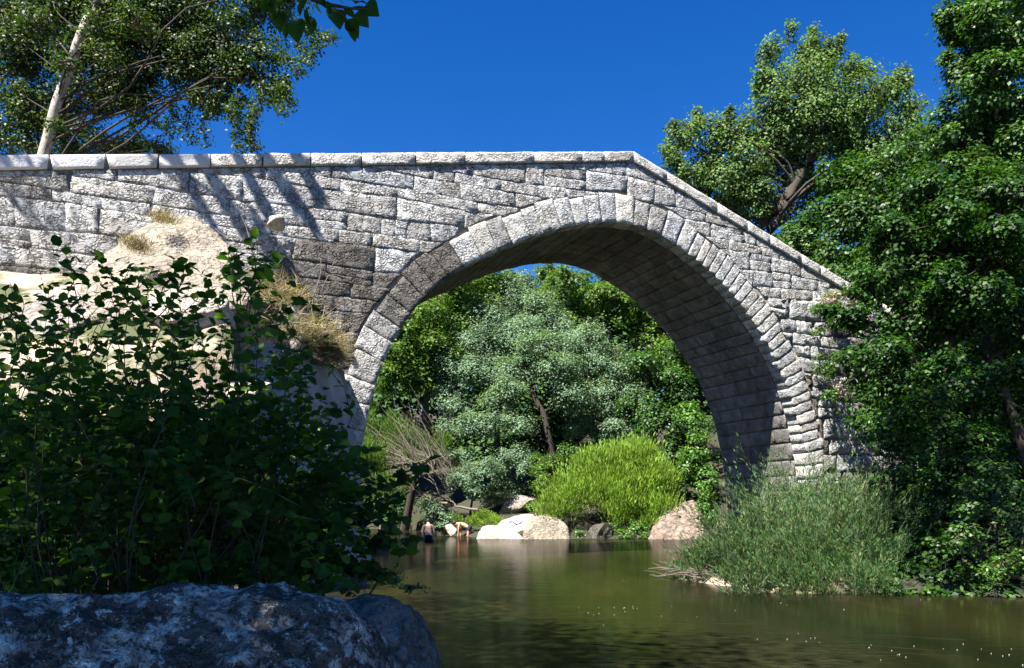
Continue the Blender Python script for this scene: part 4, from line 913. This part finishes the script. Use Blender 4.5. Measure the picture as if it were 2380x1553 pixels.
for (u, v, du, dv) in [(640, 10, -4, 34), (655, 30, -6, 36), (635, -10, -20, 20), (675, 20, 3, 34), (690, 45, -3, 40), (712, 20, 4, 40), (722, 38, 2, 36), (700, 5, -5, 30), (735, 5, 10, 30), (760, 2, 8, 30), (775, 20, 14, 32), (790, 35, 24, 26), (810, 45, 18, 34), (800, 20, 25, 18), (825, 15, 24, 10), (838, 5, 28, 6), (828, 30, 20, 22),
                       (745, -10, 10, 25), (780, -8, 20, 12), (805, 0, 25, -8), (660, -15, -10, 24), (665, 55, -2, 34), (618, 0, -10, 28), (815, 60, 10, 34), (700, -20, 4, 30), (770, -20, 20, 14), (850, 12, 20, 14), (625, 5, 6, 26)]:
    p = P(u, v, Yb+random.uniform(-.12, .12)); q = P(u+du, v+dv, Yb+random.uniform(-.12, .12)); ax = (q-p)
    leaf_obj(ot, p, ax, Vector((random.uniform(-.6, .6), -1, random.uniform(-.2, .6))), max(.07, ax.length), .72)
def ov2(p):
    u = CX+F*p[:, 0]/np.maximum(p[:, 1], .2); v = HY-F*(p[:, 2]-EYE)/np.maximum(p[:, 1], .2)
    return (p[:, 1] < .3) | (v < -30) | ((u > 2300) & (v < 60)) | (u > 2430)
tr = [gp(12.8, 5.5), Vector((12.6, 6, 5)), Vector((11.6, 6.8, 9)), Vector((9.5, 8, 12)), Vector((7, 9, 13.6))]  # added tree, its crown set above the view to shade the right bank
lb = [(Vector(c), r) for c, r in [((2.4, 9.4, 12.4), (1.7, 1.6, .9)), ((4.4, 8.4, 12.9), (1.9, 1.8, 1.0)), ((5.6, 10.4, 13.2), (1.9, 1.8, 1.0)), ((3.6, 11.2, 13.4), (1.6, 1.5, .9)), ((7.6, 9.6, 13.4), (1.9, 1.9, 1.0)), ((6.6, 6.8, 12.4), (1.8, 1.7, 1.0)), ((9.4, 11.6, 12.6), (1.8, 1.8, 1.1)), ((11.4, 9.2, 11.4), (1.8, 1.8, 1.2))]]
tree('overhanging_tree', 'tall tree added beyond the right edge to shade the right bank, dark leaves in the top right corner', 'tree', tr, .3, .14, lb+lob([(2400, 10, 12, 60, 70)]), M['L_deep'], M['bark_dark'], ll=.17, lw=.13, k=1.0, sub=8, subr=.5, keep=ov2)
# --- tree on the left bank, its high boughs streak the wall with shadow
tr = [gp(-17, 14), Vector((-16.8, 14, 10)), Vector((-16.2, 14, 14)), Vector((-15.8, 14.2, 17))]
lb = [(Vector(c), r) for c, r in [((-16, 14, 17), (2.4, 2.0, 1.5)), ((-18.5, 15, 16), (2, 2, 1.4))]]
bt = tree('bank_tree', 'tall bank tree left of the view whose boughs streak the ramp wall with shade', 'tree', tr, .3, .15, lb, M['L_tl'], M['bark_pale'], ll=.14, lw=.1, k=1.4, sub=8)
SH = -LD
def cast(s, z, dist):
    p = Vector((0, D0, 0))+AX*s-NX*.05+Vector((0, 0, z)); return p+SH*dist
def wall_pt(u, v):
    s_ = uto_s(u); y = D0+s_*math.sin(TH); return s_, EYE+(HY-v)/F*y
lbx = []
for (ua, va, ub, vb, wpx) in [(402, 366, 470, 480, 13), (470, 366, 560, 530, 20), (560, 372, 625, 500, 15), (610, 362, 715, 500, 26), (690, 366, 735, 445, 18), (430, 430, 520, 560, 9), (590, 500, 690, 700, 26), (640, 560, 745, 760, 22)]:
    sa, za = wall_pt(ua, va); sb, zb = wall_pt(ub, vb); d_ = 8.4+random.uniform(-.3, .5)
    ca, cb = cast(sa, za, d_), cast(sb, zb, d_-.3)
    br = bent(Vector((-16.2, 14, 14.5)), ca, 9, .03, .06, .02, .05); tube('branch', [br], M['bark_dark'], bt, 6)
    tube('branch', [bent(ca, cb, 6, .03, .05, .03)], M['bark_dark'], bt, 6)
    for k in range(7):
        q = ca.lerp(cb, (k+.5)/7); r_ = wpx/2*18/F*random.uniform(.8, 1.5); lbx.append((q, (r_, r_, r_)))
foliage('bough', bt, lbx, M['L_tl'], k=2.6, ll=.11, lw=.09, sub=8, subr=.5)

# ------------------------------------------------------------------ foreground shrub
sh = empty('fig_shrub', gp(-2.6, 5.2)); tag(sh, 'dark broadleaf shrub filling the lower left in front of the bank', 'shrub')
outl = [(-60, 640), (0, 655), (120, 610), (200, 590), (330, 590), (450, 600), (560, 560), (640, 610), (680, 700), (720, 850), (770, 930), (830, 1040), (870, 1090), (950, 1110), (985, 1140), (960, 1180), (900, 1210), (930, 1260), (880, 1300), (960, 1372)]
ou = [p[0] for p in outl[:13]]; ovv = [p[1] for p in outl[:13]]
stems = []; B, A, Nn, LL = [], [], [], []
def add_stem(b0, tip, nlf, size, r=.008, curve=.08, lo_=.25):
    pts, rad = bent(b0, tip, 10, curve, r*.8, .002, .04)
    if random.random() < .55: stems.append((pts, rad))
    n = len(pts)
    for k in range(nlf):
        t_ = lo_+(1-lo_)*(k+random.random())/nlf; i = min(int(t_*(n-1)), n-2); p = pts[i].lerp(pts[i+1], t_*(n-1)-i); d = (pts[i+1]-pts[i]).normalized()
        sd = d.cross(Vector((0, 0, 1))).normalized()*(1 if k % 2 else -1)
        ax = (sd*random.uniform(.5, 1)+d*random.uniform(.2, .8)+Vector((random.gauss(0, .25), random.gauss(0, .25), random.uniform(-.5, .25)))).normalized()
        B.append(p); A.append(ax); Nn.append((Vector((random.gauss(0, .5), random.gauss(-.5, .5), random.uniform(.3, 1.0)))).normalized()); LL.append(size*random.uniform(.7, 1.25))
tops = []
for k in range(175):
    u1 = random.uniform(-60, 850); vt = float(np.interp(u1, ou, ovv)); v1 = vt+abs(random.gauss(0, 1))**1.2*120+random.uniform(-5, 40)
    Y = random.uniform(4.6, 6.8); u0 = np.clip(300+(u1-300)*.55+random.gauss(0, 90), -150, 700)
    if v1 > 1330: continue
    b0 = P(u0, 0, Y+random.uniform(-.3, .3)); b0.z = .5
    tip = P(u1, v1, Y); add_stem(b0, tip, int(9+ (tip.z-.5)*4.5), .078, .008, .09, .42)
for k in range(420):          # dense lower part: short arching side shoots
    u1 = random.uniform(-80, 800); v1 = random.uniform(840+max(0, u1-450)*.4, 1365); Y = random.uniform(4.4, 7.5)
    b0 = P(u1-random.choice((-1, 1))*random.uniform(40, 170), v1+random.uniform(20, 130), Y+random.uniform(-.3, .5)); b0.z = max(.4, b0.z)
    add_stem(b0, P(u1, v1, Y), 16, .078, .005, .14, .1)
for (u0, v0, u1, v1, nn_) in [(700, 1180, 990, 1075, 12), (720, 1200, 960, 1110, 16), (740, 1220, 930, 1150, 16), (700, 1260, 960, 1262, 16), (720, 1290, 900, 1330, 16), (760, 1350, 900, 1240, 14), (700, 1300, 950, 1280, 14), (650, 1160, 860, 1100, 16), (640, 1050, 800, 960, 12), (600, 900, 720, 820, 12), (660, 1330, 905, 1345, 16), (700, 1240, 890, 1190, 14), (690, 1120, 830, 1060, 14), (690, 1230, 940, 1200, 16), (640, 1200, 840, 1150, 16),
                              (560, 760, 590, 555, 8), (540, 720, 520, 580, 8), (200, 760, 130, 575, 7), (330, 720, 210, 590, 7), (330, 760, 420, 600, 8), (60, 820, 20, 660, 8), (560, 700, 640, 590, 8), (560, 820, 700, 690, 8)]:
    for _ in range(2):
        Y = random.uniform(5.2, 6.2); add_stem(P(u0+random.uniform(-20, 20), v0, Y+.2), P(u1+random.uniform(-15, 15), v1+random.uniform(-12, 12), Y), nn_+3, .09, .006, .07)
# fillers: leafy mass in the dark heart
Bn = np.array([tuple(b) for b in B]); An = np.array([tuple(a) for a in A]); Nm = np.array([tuple(a) for a in Nn]); Ln = np.array(LL)
order = np.argsort(Bn[:, 1]-Bn[:, 2]*.6); big = order[:300]; rest = order[300:]
for i in big: leaf_obj(sh, Bn[i], An[i], Nm[i], Ln[i])
o = link('foliage', leaves_mesh('foliage', in_parent(Bn[rest], sh), An[rest], unit(Nm[rest]), Ln[rest], Ln[rest]*.78, True, .12), M['L_shrub'], sh, smooth=False); o['kind'] = 'stuff'; TOT[0] += len(rest)*5
tube('stem', stems, M['stemdark'], sh, 5)['kind'] = 'stuff'
lb = lob([(u, v, 7.6+random.uniform(-.4, 1.2), 80, 60, .5) for u in range(-60, 760, 95) for v in range(1010, 1360, 70) if v > 1000+(u > 600)*90])
foliage('inner_foliage', sh, lb, M['L_shrub'], k=2.4, ll=.10, lw=.075, sub=16, subr=.45)
# weeds and grass at its foot
lb = lob([(900, 1345, 9, 50, 16), (830, 1330, 9, 60, 22), (960, 1368, 9.6, 36, 8), (760, 1310, 8.6, 60, 28), (690, 1330, 8.5, 60, 28)])
tree('low_green_plant', 'low green weeds trailing on the water beyond the blue grey boulder', 'plant', [gp(-2.2, 9.4), P(880, 1350, 9.2)], .015, .01, lb, M['L_weed'], M['twig'], ll=.06, lw=.035, k=1.5, sub=20)
lb = lob([(380, 1250, 6.5, 60, 50), (470, 1180, 6.8, 50, 40), (250, 1330, 6, 80, 30), (520, 1290, 6.4, 70, 50)])
tree('young_nettle', 'mid green nettles among the dark leaves above the lichen boulder', 'plant', [gp(-2.7, 6.5), P(420, 1300, 6.4)], .015, .01, lb, M['L_weed'], M['twig'], ll=.06, lw=.03, k=.5, sub=20)
B = np.zeros((500, 3)); B[:, 0] = rng.uniform(-4, -1.4, 500); B[:, 1] = rng.uniform(4.4, 6.2, 500); B[:, 2] = H(B[:, 0], B[:, 1])
A = rng.normal(0, .5, (500, 3)); A[:, 2] = 1; A = unit(A)
tag(link('grass', leaves_mesh('grass', B, A, unit(np.cross(A, rdir(500))), rng.uniform(.2, .7, 500), np.full(500, .012)), M['L_weed'], smooth=False), 'thin grass blades behind the lichen boulder', 'grass', kind='stuff')
lb = lob([(745, 1005, 13.6, 26, 14), (715, 1020, 13.4, 18, 12), (775, 1040, 13.8, 16, 10), (700, 1060, 13.2, 24, 14)])
tree('bush', 'small sunlit yellow green bush against the shaded retaining wall', 'bush', [gp(-3.7, 13.5), P(735, 1040, 13.6)], .03, .015, lb, M['L_broom'], M['twig'], ll=.075, lw=.05, k=1.1, sub=20)
# bare twigs climbing the spandrel
root = empty('climbing_twig', P(745, 760, 18)); tag(root, 'thin bare twigs climbing the dark stained spandrel', 'plant')
pts_ = [bent(P(745, 760, 18.2), P(745, 600, 18.6), 8, .05, .018, .006), bent(P(740, 700, 18.3), P(690, 640, 18.4), 6, .06, .01, .004), bent(P(745, 680, 18.4), P(780, 600, 18.8), 6, .06, .01, .004), bent(P(742, 740, 18.2), P(800, 700, 18.6), 6, .06, .01, .004),
        bent(P(610, 700, 16.5), P(560, 500, 17), 8, .05, .018, .005), bent(P(560, 590, 16.8), P(500, 530, 17), 6, .07, .012, .004)]
tube('bare_twig', pts_, M['dead'], root, 5)['kind'] = 'stuff'

# ------------------------------------------------------------------ river details
m_foam = simple('white_fleck', (.28, .27, .24), .9, 5, .1, .1, .01)
m_weed = simple('water_weed', (.012, .013, .005), .9, 4, .5, .3, .01, .05)
V = []; Q = []
def fleck(x, y, r):
    k = len(V); n = 6; a0 = random.random()*6
    for zz, rr in ((.002, 1), (.012, .6)):
        for j in range(n):
            an = a0+j*2*math.pi/n; q = r*rr*random.uniform(.7, 1.1); V.append((x+math.cos(an)*q, y+math.sin(an)*q*.8, zz))
    for j in range(n): Q.append((k+j, k+(j+1) % n, k+n+(j+1) % n, k+n+j))
    for j in range(1, n-1, 2): Q.append((k+n, k+n+j, k+n+j+1, k+n+min(j+2, n-1)) if j+2 < n else (k+n, k+n+j, k+n+j+1, k+n+j+1))
def wp(u, v): Y = F*EYE/(v-HY); return ((u-CX)/F*Y, Y)
def fl(u, v, su, sv, n, r=.0045):
    for _ in range(max(2, int(n*.3))): x, y = wp(u+random.gauss(0, su), v+random.gauss(0, sv)); fleck(x, y, r*random.uniform(.5, 1.5))
fl(1430, 1418, 50, 6, 34); fl(1380, 1435, 20, 9, 10); fl(1560, 1432, 60, 4, 12); fl(1840, 1484, 60, 6, 24); fl(2100, 1515, 80, 12, 30); fl(2250, 1510, 60, 8, 20); fl(1480, 1345, 60, 4, 8); fl(2000, 1400, 120, 8, 16); fl(2300, 1530, 60, 8, 12); fl(1700, 1400, 150, 10, 12); fl(2200, 1350, 40, 3, 4)
Q = [q for q in Q if len(set(q)) == 4]
tag(link('floating_petals', npmesh('floating_petals', np.array(V), np.array(Q)), m_foam), 'small white flecks drifting on the river surface', 'petals', kind='stuff')
V = []; Q = []
for _ in range(170):
    u, v = random.gauss(1660, 130), random.gauss(1520, 40)
    if not 1440 < v < 1600: continue
    x, y = wp(u, v); an = -.25+random.gauss(0, .12); L = random.uniform(.4, 1.4); k = len(V); n = 9; ph = random.random()*6
    for j in range(n):
        t_ = j/(n-1); a_ = an+.35*math.sin(ph+t_*2.5)*.5; xx = x+math.cos(a_)*L*t_; yy = y+math.sin(a_)*L*t_-.1*L*math.sin(ph+t_*3)*.3; w = .007*(1-t_*.7)
        V += [(xx, yy-w, .0015), (xx, yy, .006), (xx, yy+w, .0015)]
    for j in range(n-1):
        for d in (0, 1): Q.append((k+3*j+d, k+3*j+3+d, k+3*j+4+d, k+3*j+1+d))
tag(link('water_weed', npmesh('water_weed', np.array(V), np.array(Q)), m_weed), 'dark streaming water weed at the surface of the near river', 'water weed', kind='stuff')

# ------------------------------------------------------------------ bathers
skin = simple('skin', (.66, .42, .31), .55, 4, .12, .1, .003, .4)
skin2 = simple('tanned_skin', (.5, .24, .15), .55, 4, .12, .1, .003, .4)
hair = simple('dark_hair', (.02, .013, .01), .5, 20, .3, .4, .004)
cloth = simple('dark_trunks', (.02, .024, .035), .8, 20, .2, .3, .004)
def skin_body(name, verts, edges, radii, mat, parent):
    me = bpy.data.meshes.new(name); me.from_pydata(verts, edges, []); o = bpy.data.objects.new(name, me); COL.objects.link(o)
    md = o.modifiers.new('skin', 'SKIN'); sv = me.skin_vertices[0].data
    for i, r in enumerate(radii): sv[i].radius = r if isinstance(r, tuple) else (r, r)
    sv[0].use_root = True; sub_ = o.modifiers.new('sub', 'SUBSURF'); sub_.levels = sub_.render_levels = 2
    dg = bpy.context.evaluated_depsgraph_get(); m2 = bpy.data.meshes.new_from_object(o.evaluated_get(dg)); bpy.data.objects.remove(o)
    m2.name = name; m2.materials.clear(); return link(name, m2, mat, parent)
def person(loc, rz, lean, label, mat, armdir, group='bathers standing in the river'):
    """local: +y is forward; the figure bends forward from the hips by `lean`"""
    root = empty('person', loc, rz); tag(root, label, 'person', group)
    s_, c_ = math.sin(lean), math.cos(lean); hip = Vector((0, 0, .92)); R = lambda x, a_, b_: hip+Vector((x, a_*s_+b_*c_, a_*c_-b_*s_))     # a_ along spine
    V = []; E = []; Rr = []
    def v(p, r, par=None):
        V.append(tuple(p)); Rr.append(r)
        if par is not None: E.append((par, len(V)-1))
        return len(V)-1
    pel = v(hip, (.155, .11)); ab = v(R(0, .18, .01), (.135, .10), pel); ch = v(R(0, .36, -.01), (.165, .115), ab); up = v(R(0, .48, -.02), (.12, .09), ch); nk = v(R(0, .57, 0), .052, up); hd = v(R(0, .66, .03), (.075, .085), nk); hd2 = v(R(0, .77, .04), (.07, .085), hd)
    nose = v(R(0, .68, .12), .018, hd)
    for sx in (-1, 1):
        sh_ = v(R(sx*.185, .475, -.01), .062, up); sp_ = Vector(V[sh_])
        el = v(sp_+Vector((sx*.07, armdir*.08, -.27)), .042, sh_); wr = v(Vector(V[el])+Vector((-sx*.03, armdir*.10, -.24)), .028, el); pa = v(Vector(V[wr])+Vector((0, .01, -.08)), (.038, .018), wr)
        for f_ in range(4): k1 = v(Vector(V[pa])+Vector(((f_-1.5)*.019, .005, -.05)), .008, pa); v(Vector(V[k1])+Vector((0, .012, -.035+abs(f_-1.5)*.006)), .007, k1)
        v(Vector(V[wr])+Vector((-sx*.035, .03, -.06)), .009, wr)
        th = v(hip+Vector((sx*.095, .0, -.10)), .09, pel); kn = v(hip+Vector((sx*.11, .05, -.46)), .056, th); an = v(hip+Vector((sx*.11, -.01, -.86)), .036, kn); v(hip+Vector((sx*.12, .14, -.89)), .032, an)
    skin_body('body', V, E, Rr, mat, root)
    def blob(name, c, r, m_, axis):
        bm = bmesh.new(); bmesh.ops.create_uvsphere(bm, u_segments=16, v_segments=10, radius=1)
        for q in bm.verts: q.co = Vector((q.co.x*r[0], q.co.y*r[1], q.co.z*r[2]))*(1+.05*noise.noise(q.co*3))
        me = bpy.data.meshes.new(name); bm.to_mesh(me); bm.free(); o = link(name, me, m_, root); o.location = c; o.rotation_euler = (-lean, 0, 0)
    blob('hair', R(0, .76, -.0), (.093, .10, .115), hair, 0)
    V = []; E = []; Rr = []
    p0 = v(hip+Vector((0, 0, .06)), (.170, .125)); p1 = v(hip+Vector((0, 0, -.04)), (.172, .13), p0)
    for sx in (-1, 1): a1 = v(hip+Vector((sx*.095, .0, -.12)), .105, p1); v(hip+Vector((sx*.105, .02, -.30)), .092, a1)
    skin_body('swim_trunks', V, E, Rr, cloth, root)
    return root
x, y = wp(996, 1256)
person((x, y, -.72), .15, .55, 'bare backed dark haired bather waist deep in the river, seen from behind', skin, .3)
x, y = wp(1091, 1247)
person((x, y, -.42), math.radians(78), 1.35, 'tanned bather in dark trunks bending forward to the left at the far shore', skin2, .2)
# blue towel on the rocks
V = []; n = 14
for i in range(n):
    for j in range(8): V.append((i*.05-.35, j*.05, .06*noise.noise(Vector((i*.5, j*.6, 2)))+.06*math.sin(i*.6)))
Q = [(i*8+j, (i+1)*8+j, (i+1)*8+j+1, i*8+j+1) for i in range(n-1) for j in range(7)]
o = link('towel', npmesh('towel', np.array(V), np.array(Q)), simple('blue_cloth', (.03, .05, .25), .9, 10, .2, .3, .01)); c = P(1200, 1216, 35.3); o.location = c; tag(o, 'crumpled blue cloth lying on the pale rocks', 'towel')
md = o.modifiers.new('thick', 'SOLIDIFY'); md.thickness = .012
print('leaves', TOT[0], 'tris', sum(len(o.data.loop_triangles) or 0 for o in COL.objects if o.type == 'MESH'))
